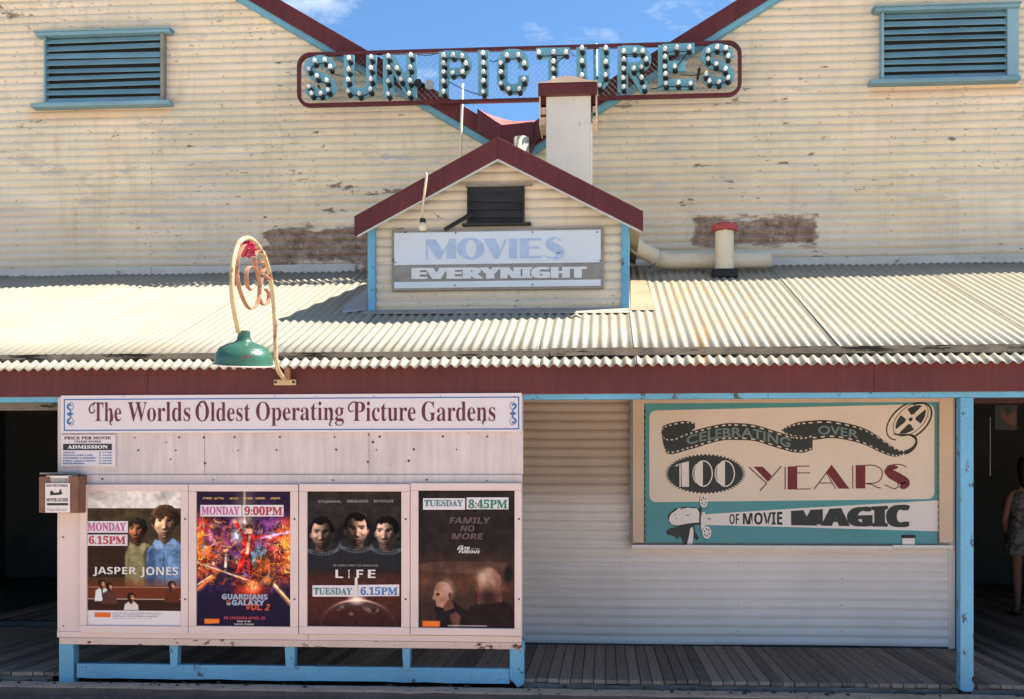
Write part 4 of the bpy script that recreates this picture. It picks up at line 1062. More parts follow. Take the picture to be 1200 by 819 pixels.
# price sign
YQ = YP - .004
ps = thing('price_sign', 'small white sign listing price per movie with a black ADMISSION band', 'sign', (PX(103, YQ), YQ, PZ(546.5, YQ, 103)))
b = boxpx(71.5, 135, 508.6, 546, YQ, YQ + .017, 103); b.build('sign_panel', M['header_white'], ps, bev=.002)
def cx_(x, y): return (60 + x / 13.647, 500 + y / 13.647)
def pr(t, x0, y0, x1, y1, m, off=.0, lay=0, f=serif):
    u0, v0 = cx_(x0, y0); u1, v1 = cx_(x1, y1); Y = YQ - .0015 - lay * .001
    return lettering('lettering', f(t), rect(u0, v0, u1, v1, Y), Y, M[m], ps, off)
pr('PRICE PER MOVIE', 205, 148, 955, 196, 'print_maroon', .02); pr('UNLESS STATED', 368, 215, 795, 246, 'print_maroon', .02)
b = boxpx(*[cx_(190, 0)[0], cx_(970, 0)[0], cx_(0, 265)[1], cx_(0, 368)[1]], YQ - .0015, YQ + .0005); b.build('band', M['black'], ps)
pr('ADMISSION', 262, 288, 905, 342, 'white_print', .015, 1)
id_ = lambda s: s
for t, x1, p_, y in (('ADULTS', 372, '$ 17.00', 392), ('HEALTH CARE CARD', 665, '$ 12.00', 436), ('CHILDREN & SENIORS', 710, '$ 12.00', 480), ('FAMILY 2 adults 2 children', 705, '$ 45.00', 523), ('MOVIE MONEY', 535, '$140.00', 566)):
    pr(t, 190, y, x1, y + 26, 'print_blue', .015, 0, sansb); pr(p_, 765, y, 968, y + 26, 'print_blue', .015, 0, sansb)

# ------------------------------------------------------------------ printed posters
def sl(c): return np.array(lin(c))
class Pic:
    def __init__(s, w, h, c): s.w, s.h = w, h; s.a = np.ones((h, w, 3)) * np.array(c, float); s.Y, s.X = np.mgrid[0:h, 0:w].astype(float); s.g = np.random.default_rng(int(w * 7 + h + sum(c)))
    def put(s, m, c, al=1.0): m = (np.clip(m, 0, 1) * al)[..., None]; s.a = s.a * (1 - m) + np.array(c, float) * m
    def ell(s, cx, cy, rx, ry, c, soft=.12, rot=0, al=1.0):
        x = s.X - cx; y = s.Y - cy; cr_, sr = math.cos(rot), math.sin(rot)
        d = np.sqrt(((x*cr_ + y*sr) / rx) ** 2 + ((-x*sr + y*cr_) / ry) ** 2); s.put((1 + soft/2 - d) / soft, c, al)
    def poly(s, pts, c, soft=1.0, al=1.0):
        n = len(pts); ins = np.zeros((s.h, s.w), bool); dmin = np.full((s.h, s.w), 1e9)
        for i in range(n):
            x0, y0 = pts[i]; x1, y1 = pts[(i+1) % n]
            if y0 != y1:
                ins ^= ((s.Y < max(y0, y1)) & (s.Y >= min(y0, y1)) & (s.X < (x1 - x0) * (s.Y - y0) / (y1 - y0) + x0))
            dx, dy = x1-x0, y1-y0; t = np.clip(((s.X-x0)*dx + (s.Y-y0)*dy) / (dx*dx+dy*dy+1e-9), 0, 1)
            dmin = np.minimum(dmin, np.hypot(s.X-x0-t*dx, s.Y-y0-t*dy))
        s.put(np.where(ins, .5 + dmin/soft, .5 - dmin/soft), c, al)
    def line(s, p, q, w, c, al=1.0, soft=1.0):
        dx, dy = q[0]-p[0], q[1]-p[1]; t = np.clip(((s.X-p[0])*dx + (s.Y-p[1])*dy) / (dx*dx+dy*dy+1e-9), 0, 1)
        d = np.hypot(s.X-p[0]-t*dx, s.Y-p[1]-t*dy); s.put((w/2 - d)/soft + .5, c, al)
    def nz(s, sc, oct=4):
        out = np.zeros((s.h, s.w)); am = 1; tot = 0
        for o in range(oct):
            gw, gh = int(s.w/sc)+3, int(s.h/sc)+3; g = s.g.random((gh, gw)); x = s.X/sc; y = s.Y/sc; xi = x.astype(int); yi = y.astype(int); fx = x-xi; fy = y-yi
            fx = fx*fx*(3-2*fx); fy = fy*fy*(3-2*fy)
            out += am * ((g[yi, xi]*(1-fx) + g[yi, xi+1]*fx)*(1-fy) + (g[yi+1, xi]*(1-fx) + g[yi+1, xi+1]*fx)*fy); tot += am; am *= .55; sc = max(1.01, sc/2)
        return out / tot
    def tone(s, f): s.a *= f[..., None]
def face(p, cx, cy, r, skin, hair, side=1, hairline=.45, beard=None, hairw=1.15, turn=0.0, contrast=1.0, low=False):
    """front-facing printed head shaded like a photograph, r = half face height"""
    X_ = (p.X - cx) / r; Y_ = (p.Y - cy) / r; sk = np.array(skin, float); hr = np.array(hair, float); G = lambda a, w: np.exp(-(a / w) ** 2)
    W_ = .70
    nzh = p.nz(max(2.2, r * .30), 4); nzf = p.nz(max(2, r * .12), 3)
    # neck
    nm = np.clip((.40 - abs(X_ - turn*.1)) * r / 1.5 + .5, 0, 1) * (Y_ > .55) * np.clip((1.38 - .9 * abs(X_) - Y_) * r / 2 + .5, 0, 1); sh = .32 + .30 * np.clip(side * X_ * 2 + .4, 0, 1)
    m = np.clip(nm, 0, 1)[..., None]; p.a = p.a * (1 - m) + (sk * .95 * sh[..., None]) * m
    # ears
    for e in (-1, 1): p.ell(cx + e * r * W_ * 1.0, cy + r * .08, r * .11, r * .20, sk * (.75 if e * side > 0 else .4), .5)
    jaw = W_ * (1 - .30 * np.clip(Y_ - .15, 0, 1) ** 1.3)
    d2 = (X_ / jaw) ** 2 + (Y_ / 1.0) ** 2; fx_ = X_ - turn * .22
    Hh = .75 * np.sqrt(np.clip(1 - d2, 0, 1))
    Hh += .11 * G(fx_, .12) * np.clip((Y_ + .25) / .6, 0, 1) * (1 / (1 + np.exp((Y_ - .38) / .03))) + .05 * G(fx_, .15) * G(Y_ - .32, .07)
    ax = abs(fx_)
    Hh += .07 * G(Y_ + .27, .07) * G(ax - .28, .2) - .13 * G(ax - .29, .15) * G(Y_ + .10, .09) + .04 * G(ax - .29, .09) * G(Y_ + .09, .05) + .06 * G(ax - .42, .15) * G(Y_ - .22, .13)
    Hh += .05 * G(fx_, .18) * G(Y_ - .60, .05) + .06 * G(fx_, .15) * G(Y_ - .73, .05) - .05 * G(fx_, .2) * G(Y_ - .665, .02) + .07 * G(fx_, .17) * G(Y_ - .92, .09) - .04 * G(fx_, .2) * G(Y_ - .81, .04)
    gy, gx = np.gradient(Hh * r); nn = np.sqrt(gx**2 + gy**2 + 1)
    l = np.array((side * .72, -.38, .58)); lam = np.clip((-gx * l[0] - gy * l[1] + l[2]) / nn, 0, 1.2)
    sh = .30 + (.95 * lam) ** (1 + .3 * contrast)
    alb = sk[None, None] * np.ones_like(p.a)
    def am(mask, col, al): 
        nonlocal alb
        mm = np.clip(mask, 0, 1)[..., None] * al; alb = alb * (1 - mm) + np.array(col, float) * mm
    am(G(fx_, .19) * (G(Y_ - .61, .05) + G(Y_ - .73, .05)), (150, 80, 74), .65); am(G(fx_, .22) * G(Y_ - .668, .018), (60, 25, 25), .9)
    brow = G(Y_ + .285 - .10 * (ax - .3) ** 2 + .05 * (ax - .3), .042) * (ax > .10) * (ax < .50); am(brow, hr * .8, .7)
    eye = G(ax - .29, .105) * G(Y_ + .095, .038); am(eye * 1.3, (205, 195, 188), .55); am(G(ax - .29, .048) * G(Y_ + .095, .045) * 1.4, (25, 18, 15), .95); am(G(Y_ + .135, .018) * (abs(ax - .29) < .13), (40, 25, 20), .8)
    am(G(ax - .07, .035) * G(Y_ - .385, .022), (60, 30, 25), .7)
    if beard is not None: am(np.clip((Y_ - .42) * 3, 0, 1) * (1 - G(fx_, .16) * G(Y_ - .66, .12)) * (.6 + .6 * nzf), beard, .5)
    col = alb * sh[..., None] * (.93 + .14 * nzf[..., None])
    m = np.clip((1 - np.sqrt(d2)) * r / 1.3 + .5, 0, 1)[..., None]; p.a = p.a * (1 - m) + np.clip(col, 0, 255) * m
    # hair: noisy cap and fringe
    hw_ = W_ * hairw; od = np.sqrt((X_ / (hw_ + .04)) ** 2 + ((Y_ + .30) / .82) ** 2) + (nzh - .5) * .28
    edge = -.98 + hairline + .16 * np.abs(X_) + (nzh - .5) * .55 + np.where(ax > .52, .55 * np.clip((ax - .52) / .12, 0, 1), 0)
    m = np.clip((1 - od) * r / 2 + .5, 0, 1) * np.clip((edge - Y_) * r / 2 + .5, 0, 1) * (Y_ < .25)
    st = p.nz(max(1.6, r * .11), 3); hs_ = (.45 + .75 * np.clip(.5 + side * X_ * .5 - (Y_ + .6) * .5, 0, 1.2)) * (.45 + 1.1 * st)
    if low: hs_ *= .6
    p.a = p.a * (1 - m[..., None]) + np.clip(hr * hs_[..., None], 0, 255) * m[..., None]
def poster_boys():
    p = Pic(150, 216, (200, 195, 190)); sx, sy = 150/475., 216/683.
    X = lambda x: (x - 50) * sx; Yy = lambda y: (y - 62) * sy
    n = p.nz(18); p.put(np.where((p.Y > Yy(150)) & (p.Y < Yy(670)), 1, 0), (74, 64, 50)); p.put(np.where((p.Y > Yy(150)) & (p.Y < Yy(460)), n*1.6-.6, 0), (128, 104, 66), .8)
    p.put(np.where((p.Y > Yy(150)) & (p.Y < Yy(330)) , p.nz(9)*1.8-.95, 0), (40, 44, 36), .8)
    p.put(np.where(p.Y < Yy(148), p.nz(12)*.8 - .1, 0), (225, 222, 218), .8); p.ell(X(100), Yy(80), 26, 8, (168, 160, 156), 1.2, .4, .6); p.ell(X(440), Yy(80), 18, 7, (150, 150, 152), 1.2, -.5, .6)
    p.put(np.where((p.Y > Yy(340)) & (p.Y < Yy(500)) & (p.X < X(240)), .8, 0), (58, 42, 36))
    # olive shirt youth
    p.poly([(X(238), Yy(545)), (X(240), Yy(380)), (X(262), Yy(340)), (X(300), Yy(322)), (X(360), Yy(330)), (X(385), Yy(545))], (134, 128, 96), 2)
    p.poly([(X(330), Yy(335)), (X(372), Yy(350)), (X(380), Yy(545)), (X(338), Yy(545))], (92, 88, 66), 4)
    face(p, X(302), Yy(262), 19, (176, 122, 88), (56, 46, 40), -1, .50, turn=-.9)
    # blue shirt boy
    p.poly([(X(345), Yy(548)), (X(350), Yy(360)), (X(392), Yy(318)), (X(430), Yy(300)), (X(480), Yy(300)), (X(526), Yy(330)), (X(528), Yy(548))], (108, 134, 168), 2)
    p.poly([(X(352), Yy(420)), (X(368), Yy(350)), (X(395), Yy(350)), (X(385), Yy(545)), (X(348), Yy(545))], (78, 102, 136), 5); p.line((X(432), Yy(335)), (X(440), Yy(545)), 1.6, (74, 98, 132)); p.poly([(X(402), Yy(318)), (X(435), Yy(345)), (X(420), Yy(300))], (140, 160, 186), 2); p.poly([(X(478), Yy(310)), (X(437), Yy(345)), (X(470), Yy(296))], (140, 160, 186), 2)
    p.tone(.86 + .28*p.nz(6)); face(p, X(440), Yy(222), 26, (226, 184, 152), (92, 70, 54), -1, .62, hairw=1.22, contrast=.6)
    for cx, cy, w_, cl_a in ((X(302), Yy(338), 11, (150, 144, 110)), (X(440), Yy(322), 15, (140, 164, 196))):
        p.poly([(cx - w_, cy - 6), (cx - 1, cy + 9), (cx - w_*.9, cy + 12), (cx - w_*1.3, cy + 2)], cl_a, 1.5); p.poly([(cx + w_, cy - 6), (cx + 1, cy + 9), (cx + w_*.9, cy + 12), (cx + w_*1.3, cy + 2)], cl_a, 1.5)
    bd = ((p.Y > Yy(330)) & (p.Y < Yy(545)) & (p.X > X(236))); fz = p.nz(11, 3); p.tone(np.where(bd, .72 + .56*fz, 1.0))
    # bottom strip
    p.put(np.where((p.Y > Yy(500)) & (p.Y < Yy(612)), np.clip((p.Y - Yy(490))/20, 0, 1), 0), (128, 62, 40), .75)
    p.put(np.where((p.Y > Yy(548)) & (p.Y < Yy(552)), 1, 0), (196, 160, 140), .7); p.put(np.where((p.Y > Yy(606)) & (p.Y < Yy(612)), 1, 0), (214, 204, 196), .8); p.put(np.where((p.Y > Yy(612)) & (p.Y < Yy(668)), 1, 0), (66, 42, 36), .9)
    for (x, y, r, sh) in ((122, 535, 7, (206, 206, 204)), (160, 548, 6.5, (96, 66, 56)), (270, 603, 7.5, (200, 192, 188)), (474, 540, 7, (100, 58, 44))):
        p.poly([(X(x)-12, Yy(y)+27 if y < 600 else Yy(665)), (X(x)-10, Yy(y)+10), (X(x)-4, Yy(y)+6), (X(x)+5, Yy(y)+6), (X(x)+11, Yy(y)+11), (X(x)+12, Yy(y)+27 if y < 600 else Yy(665))], sh, 1.5)
        face(p, X(x), Yy(y), r, (186, 136, 108), (50, 36, 32), 1, .4)
    p.line((X(122), Yy(560)), (X(126), Yy(600)), 2, (40, 36, 40))
    p.put(np.where(p.Y > Yy(668), 1, 0), (204, 198, 200)); p.poly([(X(85), Yy(678)), (X(166), Yy(678)), (X(166), Yy(702)), (X(85), Yy(702))], (206, 112, 62), 1)
    for y in (680, 688, 696, 706): p.put(np.where((abs(p.Y - Yy(y)) < .6) & (p.X > X(175)) & (p.X < X(430 - (y % 7)*9)), p.g.random((p.h, p.w)), 0), (110, 100, 104), .7)
    return p
def poster_fire():
    p = Pic(150, 216, (60, 38, 62)); sx, sy = 150/475., 216/683.
    X = lambda x: (x - 42) * sx; Yy = lambda y: (y - 65) * sy
    n1, n2, n3 = p.nz(30), p.nz(14), p.nz(22)
    p.put(np.clip((n3 - .42)*4, 0, 1) * (p.Y < 110), (110, 62, 118), .8)
    hot = np.clip(1 - np.minimum(np.hypot((p.X - 0)/52, (p.Y - 85)/62), np.hypot((p.X - 150)/50, (p.Y - 95)/66)), 0, 1)
    p.put(np.clip(hot*1.5 + (n1 - .5)*.9, 0, 1) * (hot > 0), (202, 74, 34), .95); p.put(np.clip(hot*2 + (n2 - .78)*3, 0, 1) * (hot > .15), (248, 178, 70), .9)
    p.put(np.clip((n2 - .55)*6, 0, 1) * (p.Y > 60) * (p.Y < 150), (150, 48, 44), .6); p.put(np.clip((p.nz(11) - .62)*6, 0, 1) * (p.Y > 50) * (p.Y < 150), (120, 150, 190), .7)
    p.put(np.clip((p.Y - 140)/20, 0, 1), (44, 34, 62), .88); p.put(np.clip((30 - p.Y)/24, 0, 1), (48, 40, 66), .7)
    p.line((76, 0), (76, 52), 2.2, (220, 226, 210), .8, 3); p.ell(76, 45, 14, 34, (210, 200, 160), 1.6, 0, .5)
    # generic spread of action figures (no recognisable character)
    def fig(cx, cy, h, coat, lean, arm1, arm2):
        dk = np.array(coat)*.45
        p.poly([(cx - h*.12 + lean, cy - h*.30), (cx + h*.12 + lean, cy - h*.30), (cx + h*.10, cy + h*.08), (cx + h*.16, cy + h*.5), (cx + h*.02, cy + h*.52), (cx - h*.02, cy + h*.14), (cx - h*.10, cy + h*.5), (cx - h*.22, cy + h*.48), (cx - h*.12, cy + h*.05)], coat, 2)
        p.poly([(cx - h*.02 + lean, cy - h*.28), (cx + h*.03 + lean, cy - h*.28), (cx + h*.03, cy + h*.1), (cx - h*.04, cy + h*.1)], (214, 190, 168), 2); p.line((cx + h*.08, cy + h*.1), (cx + h*.1, cy + h*.48), h*.07, dk, .8, 2)
        for (ax_, ay_) in (arm1, arm2):
            p.line((cx + lean + (h*.1 if ax_ > 0 else -h*.1), cy - h*.25), (cx + lean + ax_*h, cy - h*.25 + ay_*h), h*.075, coat, 1, 1.5); p.ell(cx + lean + ax_*h, cy - h*.25 + ay_*h, h*.04, h*.05, (206, 150, 120), .4)
        p.ell(cx + lean, cy - h*.40, h*.07, h*.09, (206, 150, 118), .2); p.ell(cx + lean, cy - h*.46, h*.08, h*.055, (70, 46, 40), .3)
    fig(80, 92, 78, (168, 40, 38), 4, (-.30, -.32), (.42, .0)); fig(46, 116, 58, (58, 48, 60), 0, (-.34, .24), (.30, .20))
    for (x, y, r, c) in ((100, 106, 15, (86, 132, 160)), (126, 98, 13, (160, 60, 70)), (108, 124, 17, (132, 72, 46)), (26, 74, 13, (150, 84, 120)), (62, 72, 9, (176, 170, 196))):
        p.ell(x, y, r, r*1.25, np.array(c)*.55, .6); p.ell(x - 2, y - 3, r*.6, r*.8, c, .9); p.put(np.clip((p.nz(5) - .55)*6, 0, 1) * (np.hypot(p.X-x, (p.Y-y)/1.2) < r), np.minimum(np.array(c)*1.5, 255), .6)
    p.line((12, 118), (100, 148), 2.6, (222, 200, 176), .9, 2); p.line((104, 74), (149, 64), 3, (214, 190, 240), .9, 3); p.line((118, 142), (150, 180), 5, (252, 196, 120), .9, 6); p.line((118, 142), (149, 176), 1.5, (255, 240, 200), 1, 1.5)
    p.line((34, 128), (0, 158), 5, (250, 150, 70), .8, 6); p.line((24, 134), (0, 150), 1.3, (255, 226, 170), .9, 1.5); p.ell(86, 158, 22, 16, (214, 70, 40), 1.2, 0, .8); p.ell(88, 152, 10, 8, (250, 190, 110), 1.3, 0, .7)
    p.ell(112, 142, 11, 11, (90, 50, 40), .3); p.ell(112, 142, 7, 7, (150, 120, 90), .5); p.ell(112, 142, 3.5, 3.5, (230, 120, 60), .5)
    q = p.nz(7); zn_ = np.clip((p.Y - 36)/12, 0, 1) * np.clip((168 - p.Y)/14, 0, 1); p.tone(1 - zn_ + zn_ * (.35 + 1.5*q))
    for k in range(90):
        x = p.g.uniform(4, 146); y = p.g.uniform(46, 158); a = p.g.uniform(-.9, .9) + (0 if x < 75 else 2.2); ln = p.g.uniform(3, 15); c_ = [(255, 190, 90), (250, 110, 50), (150, 190, 230), (200, 130, 220), (255, 230, 190), (60, 20, 30), (30, 24, 40)][k % 7]
        p.line((x, y), (x + ln*math.cos(a), y + ln*math.sin(a)), p.g.uniform(.5, 2.2), c_, .65, 1.5)
    p.put(np.clip((np.abs(p.nz(16) - .5) < .012) * hot * 2, 0, 1), (255, 226, 130), .9); p.put(np.clip((np.abs(p.nz(12) - .5) < .016) * (p.Y > 50) * (p.Y < 150), 0, 1), (250, 150, 90), .6)
    for x in (14, 32, 56, 78, 98, 122): p.put((abs(p.Y - 11) < 1.2) * (abs(p.X - x - 3) < 8) * (p.g.random((p.h, p.w)) > .35), (214, 180, 110), .8)
    p.poly([(12, 204), (36, 204), (36, 211), (12, 212)], (220, 130, 60), 1)
    return p
def poster_space():
    p = Pic(150, 216, (58, 50, 50)); p.tone(.70 + .6*p.nz(20)); p.put(np.clip((p.Y - 105)/50, 0, 1), (96, 52, 44), .75); p.put(np.clip((p.Y - 180)/30, 0, 1), (62, 40, 40), .7)
    for cx, cy, r, sk, hr, sd in ((23, 68, 25, (176, 146, 130), (40, 34, 34), -1), (78, 62, 26, (196, 160, 140), (40, 34, 32), 1), (126, 66, 25, (196, 164, 148), (44, 36, 34), -1)):
        p.ell(cx, cy + r*.45, r*1.25, r*1.15, (36, 34, 38), .15)
        p.poly([(cx - r*1.4, 128), (cx - r*.9, cy + r*1.25), (cx, cy + r*1.0), (cx + r*.9, cy + r*1.25), (cx + r*1.4, 128)], (50, 52, 58), 8)
        p.ell(cx, cy + r*.9, r*1.1, r*.5, (116, 122, 128), .12, 0, .8); p.ell(cx, cy + r*.78, r*1.0, r*.46, (52, 50, 52), .12)
        for q in range(5): p.line((cx - r*1.2 + q*2, cy + r*(.9 + q*.12)), (cx + r*1.2 - q*2, cy + r*(.95 + q*.1)), 1.2, (120, 128, 134) if q % 2 else (56, 58, 62), .5, 2)
        face(p, cx, cy, r*.98, sk, hr, sd, .30, (70, 54, 48) if cx < 100 else None, 1.02, turn={23: -.3, 78: .1, 126: -.8}[cx], contrast=1.8, low=True)
        p.line((cx + r*.95, cy), (cx + r*1.05, cy + r*.6), 1.2, (190, 196, 200), .6, 2)
    p.tone(.82 + .36*p.nz(7))
    p.put(np.clip((118 - p.Y)/14, 0, 1)*0 + np.clip(1 - abs(p.Y - 122)/16, 0, 1)*.7, (54, 40, 40))
    for cx, cy, r in ((23, 68, 25), (78, 62, 26), (126, 66, 25)):
        p.poly([(cx - r*1.5, 124), (cx - r*1.0, cy + r*1.22), (cx - r*.5, cy + r*1.12), (cx, cy + r*1.22), (cx + r*.5, cy + r*1.12), (cx + r*1.0, cy + r*1.22), (cx + r*1.5, 124)], (50, 50, 54), 3)
        for q in range(4):
            for t in range(12):
                g0, g1 = math.pi*(.08 + .84*t/12), math.pi*(.08 + .84*(t+1)/12)
                p.line((cx + math.cos(g0)*r*(1.0 + q*.05), cy + r*.78 + math.sin(g0)*r*(.42 + q*.07)), (cx + math.cos(g1)*r*(1.0 + q*.05), cy + r*.78 + math.sin(g1)*r*(.42 + q*.07)), 1.3, (140, 148, 154) if q % 2 == 0 else (60, 62, 68), .35 + .3*p.g.random(), 1.6)
    d = np.hypot((p.X - 80)/60, (p.Y - 215)/42); p.put(np.clip((1.02 - d)*14, 0, 1) * np.clip((190 - p.Y)/14, 0, 1), (90, 76, 78), .9)
    p.put(np.exp(-((d - 1)*26)**2) * np.exp(-((p.X - 78)/34)**2), (250, 214, 196), 1.0); p.ell(78, 172, 10, 6, (255, 232, 214), 1.6); p.put(np.clip((p.nz(8) - .55)*7, 0, 1) * (np.hypot((p.X-80)/34, (p.Y - 188)/10) < 1), (150, 146, 150), .6)
    return p
def poster_dark():
    p = Pic(150, 216, (52, 44, 45)); p.tone(.85 + .3*p.nz(40)); p.put(np.clip((p.Y - 90)/60, 0, 1)*np.clip((190 - p.Y)/50, .35, 1)*(.6 + .6*p.nz(26)), (122, 84, 66), .85)
    p.put((np.hypot((p.X-75)/80, (p.Y-120)/10) < 1)*.25, (140, 110, 96))
    # profile head on the left
    p.poly([(24, 182), (52, 172), (74, 188), (84, 216), (30, 216)], (44, 38, 42), 3); p.ell(38, 160, 14, 17, (158, 120, 104), .12, -.15); p.ell(44, 156, 11, 14, (196, 164, 150), .9, 0, .6); p.poly([(26, 158), (21, 170), (26, 172), (28, 182), (38, 184), (46, 176), (38, 156)], (172, 130, 112), 1.5)
    p.ell(49, 165, 3, 5, (110, 74, 62), .5); p.ell(30, 163, 3, 2, (50, 34, 32), .8); p.poly([(50, 168), (56, 184), (40, 190), (38, 182)], (120, 84, 72), 2); p.poly([(48, 196), (58, 190), (66, 198), (68, 216), (54, 216)], (112, 78, 70), 3)
    # broad back of a bald head on the right
    p.poly([(62, 216), (66, 196), (84, 180), (96, 172), (130, 170), (146, 182), (150, 190), (150, 216)], (50, 38, 40), 3); p.poly([(92, 148), (128, 148), (130, 174), (92, 178)], (124, 84, 72), 2)
    p.ell(110, 145, 19, 24, (140, 104, 90), .1); p.ell(104, 134, 12, 12, (196, 170, 156), 1.1, 0, .7); p.ell(91, 152, 3, 6, (128, 88, 74), .4); p.ell(130, 152, 3, 6, (110, 74, 64), .4); p.ell(110, 168, 14, 14, (58, 40, 42), 1.1, 0, .85)
    p.tone(.80 + .40*p.nz(9)); p.ell(140, 130, 7, 15, (42, 36, 38), .8, .1); p.poly([(6, 205), (33, 205), (33, 214), (6, 214)], (220, 124, 60), 1); p.line((46, 212), (106, 212), 1.4, (214, 206, 204), .8)
    return p
def print_mesh(p, x0, x1, z0, z1, Y, name, parent, fac=1.0):
    h, w = p.h, p.w
    a = np.clip(p.a, 0, 255) / 255; li = np.where(a <= .04045, a/12.92, ((a + .055)/1.055)**2.4) * fac; li = 1.45 * li ** 1.22
    X, Z = np.meshgrid(np.linspace(x0, x1, w), np.linspace(z1, z0, h)); cx, cz = (x0+x1)/2, z0
    vs = np.stack([X - cx, np.zeros_like(X), Z - cz], -1).reshape(-1, 3)
    i = np.arange(h-1)[:, None]*w + np.arange(w-1)[None]; i = i.ravel(); fs = np.stack([i, i+w, i+w+1, i+1], -1)
    me = bpy.data.meshes.new(name); me.vertices.add(len(vs)); me.vertices.foreach_set('co', vs.ravel()); me.loops.add(len(fs)*4); me.loops.foreach_set('vertex_index', fs.ravel().astype(np.int32))
    me.polygons.add(len(fs)); me.polygons.foreach_set('loop_start', np.arange(0, len(fs)*4, 4, dtype=np.int32)); me.update(calc_edges=True)
    at = me.color_attributes.new('print', 'FLOAT_COLOR', 'POINT'); at.data.foreach_set('color', np.concatenate([li.reshape(-1, 3), np.ones((h*w, 1))], 1).ravel())
    if 'printm' not in M or M['printm'] is None:
        g = NG('printed poster paper'); n = g.t.nodes.new('ShaderNodeAttribute'); n.attribute_name = 'print'
        g.L(n.outputs['Color'], g.b.inputs['Base Color']); g.b.inputs['Roughness'].default_value = .6; g.b.inputs['Specular IOR Level'].default_value = .08; M['printm'] = g.m
    me.materials.append(M['printm']); o = bpy.data.objects.new(name, me); link(o, parent, Vector((cx, Y, cz))); return o
YC = YP - .03
cases = [((93.5, 220.2, 567, 741), (101.6, 211.8, 574.4, 732.8), poster_boys, 'leftmost white poster case with a poster of two boys in olive and blue shirts'),
         ((220.8, 349.4, 567, 742.5), (229.7, 340, 575, 733.5), poster_fire, 'white poster case with a fiery orange and purple action poster'),
         ((350.4, 480.2, 566.5, 743), (359.7, 470.2, 575, 734), poster_space, 'white poster case with a dark poster of three faces in space helmets'),
         ((480.9, 611.3, 565.5, 744), (490, 603, 574, 735.6), poster_dark, 'rightmost white poster case with a brown poster of two bald heads')]
CS = []
for (o4, i4, fn, lab) in cases:
    um = (o4[0] + o4[1]) / 2
    ox0, ox1, oz0, oz1 = PX(o4[0], YC), PX(o4[1], YC), PZ(o4[3], YC, um), PZ(o4[2], YC, um)
    ix0, ix1, iz0, iz1 = PX(i4[0], YC), PX(i4[1], YC), PZ(i4[3], YC, um), PZ(i4[2], YC, um)
    c_ = thing('poster_case', lab, 'poster case', ((ox0+ox1)/2, YC, oz0), 'poster cases on the display board')
    for nm, (xa, xb, za, zb_) in (('frame_rail', (ox0, ox1, oz0, iz0)), ('frame_rail', (ox0, ox1, iz1, oz1)), ('frame_stile', (ox0, ix0, iz0 + .0005, iz1 - .0005)), ('frame_stile', (ix1, ox1, iz0 + .0005, iz1 - .0005))):
        b = B(); b.box(xa, xb, YC, YC + .033, za, zb_); b.build(nm, M['case'], c_, bev=.003)
    b = B(); b.box(ix0, ix1, YC + .016, YC + .03, iz0, iz1); b.build('back_panel', M['paper'], c_)
    print_mesh(fn(), ix0 + .002, ix1 - .002, iz0 + .002, iz1 - .002, YC + .0145, 'poster', c_, .80)
    for vv in (607, 701):
        x, z = P(i4[1] + 5.2 - (o4[0] > 300) * 0, vv + .5, YC); inst(sc0, 'catch', Vector((x, YC - .0005, z)) + so, c_).scale = (.95,) * 3
    CS.append(c_)
M['l_magenta'] = paint('magenta print', (0.42, 0.09, 0.26), .5, .03); M['l_crimson'] = paint('crimson print', (0.36, 0.035, 0.06), .5, .03)
M['l_green'] = paint('dark green print', (0.03, 0.17, 0.12), .5, .03); M['l_blue'] = paint('blue print', (0.05, 0.16, 0.38), .5, .03); M['l_teal'] = paint('teal print', (0.06, 0.19, 0.20), .5, .03)
M['l_orange'] = paint('red orange print', (0.50, 0.06, 0.03), .5, .03); M['l_brown'] = paint('faint brown print', (0.085, 0.055, 0.052), .5, .03); M['l_grey'] = paint('grey print', (0.25, 0.24, 0.25), .5, .03); M['l_cream'] = paint('pale print', (0.60, 0.56, 0.53), .5, .03); M['l_silver'] = paint('silver blue print', (0.28, 0.32, 0.42), .5, .05)
def cap(c_, ox, sc, x0, y0, x1, y1, txt, m, f=serif, off=.0, shear=0, lay=0, plate=None, rot=0):
    """x,y measured on the enlarged crop whose origin is (ox,560)"""
    U = lambda x: ox + x / sc; V = lambda y: 560 + y / sc; Y = YC + .0095 - lay * .001
    if plate:
        px0, py0, px1, py1 = plate
        b = B(); pts = pp([(U(px0), V(py0) + rot), (U(px1), V(py0)), (U(px1), V(py1)), (U(px0), V(py1) + rot)], Y + .002); b.prism(pts, Y + .0015, Y + .003); b.build('label_card', M['header_white'], c_)
    if txt: lettering('lettering', f(txt), rect(U(x0), V(y0), U(x1), V(y1), Y), Y, M[m], c_, off, shear)
S_ = 4.3111
k = CS[0]; cap(k, 90, S_, 54, 224, 248, 266, 'MONDAY', 'l_magenta', off=.02, plate=(51, 216, 258, 274)); cap(k, 90, S_, 60, 290, 246, 332, '6.15PM', 'l_crimson', off=.02, plate=(54, 284, 256, 340))
cap(k, 90, S_, 82, 447, 300, 494, 'JASPER', 'l_cream', sansb); cap(k, 90, S_, 322, 447, 512, 500, 'JONES', 'l_cream', sansb)
k = CS[1]; cap(k, 220, S_, 68, 142, 262, 184, 'MONDAY', 'l_magenta', off=.02, plate=(64, 134, 272, 192)); cap(k, 220, S_, 286, 142, 478, 186, '9:00PM', 'l_crimson', off=.02, plate=(276, 134, 484, 192))
cap(k, 220, S_, 172, 584, 404, 612, 'GUARDIANS', 'l_silver', sansb, .03); cap(k, 220, S_, 196, 628, 216, 640, 'THE', 'l_cream', sansb, .02); cap(k, 220, S_, 196, 614, 216, 625, 'OF', 'l_orange', sansb, .02); cap(k, 220, S_, 222, 614, 388, 642, 'GALAXY', 'l_silver', sansb, .03)
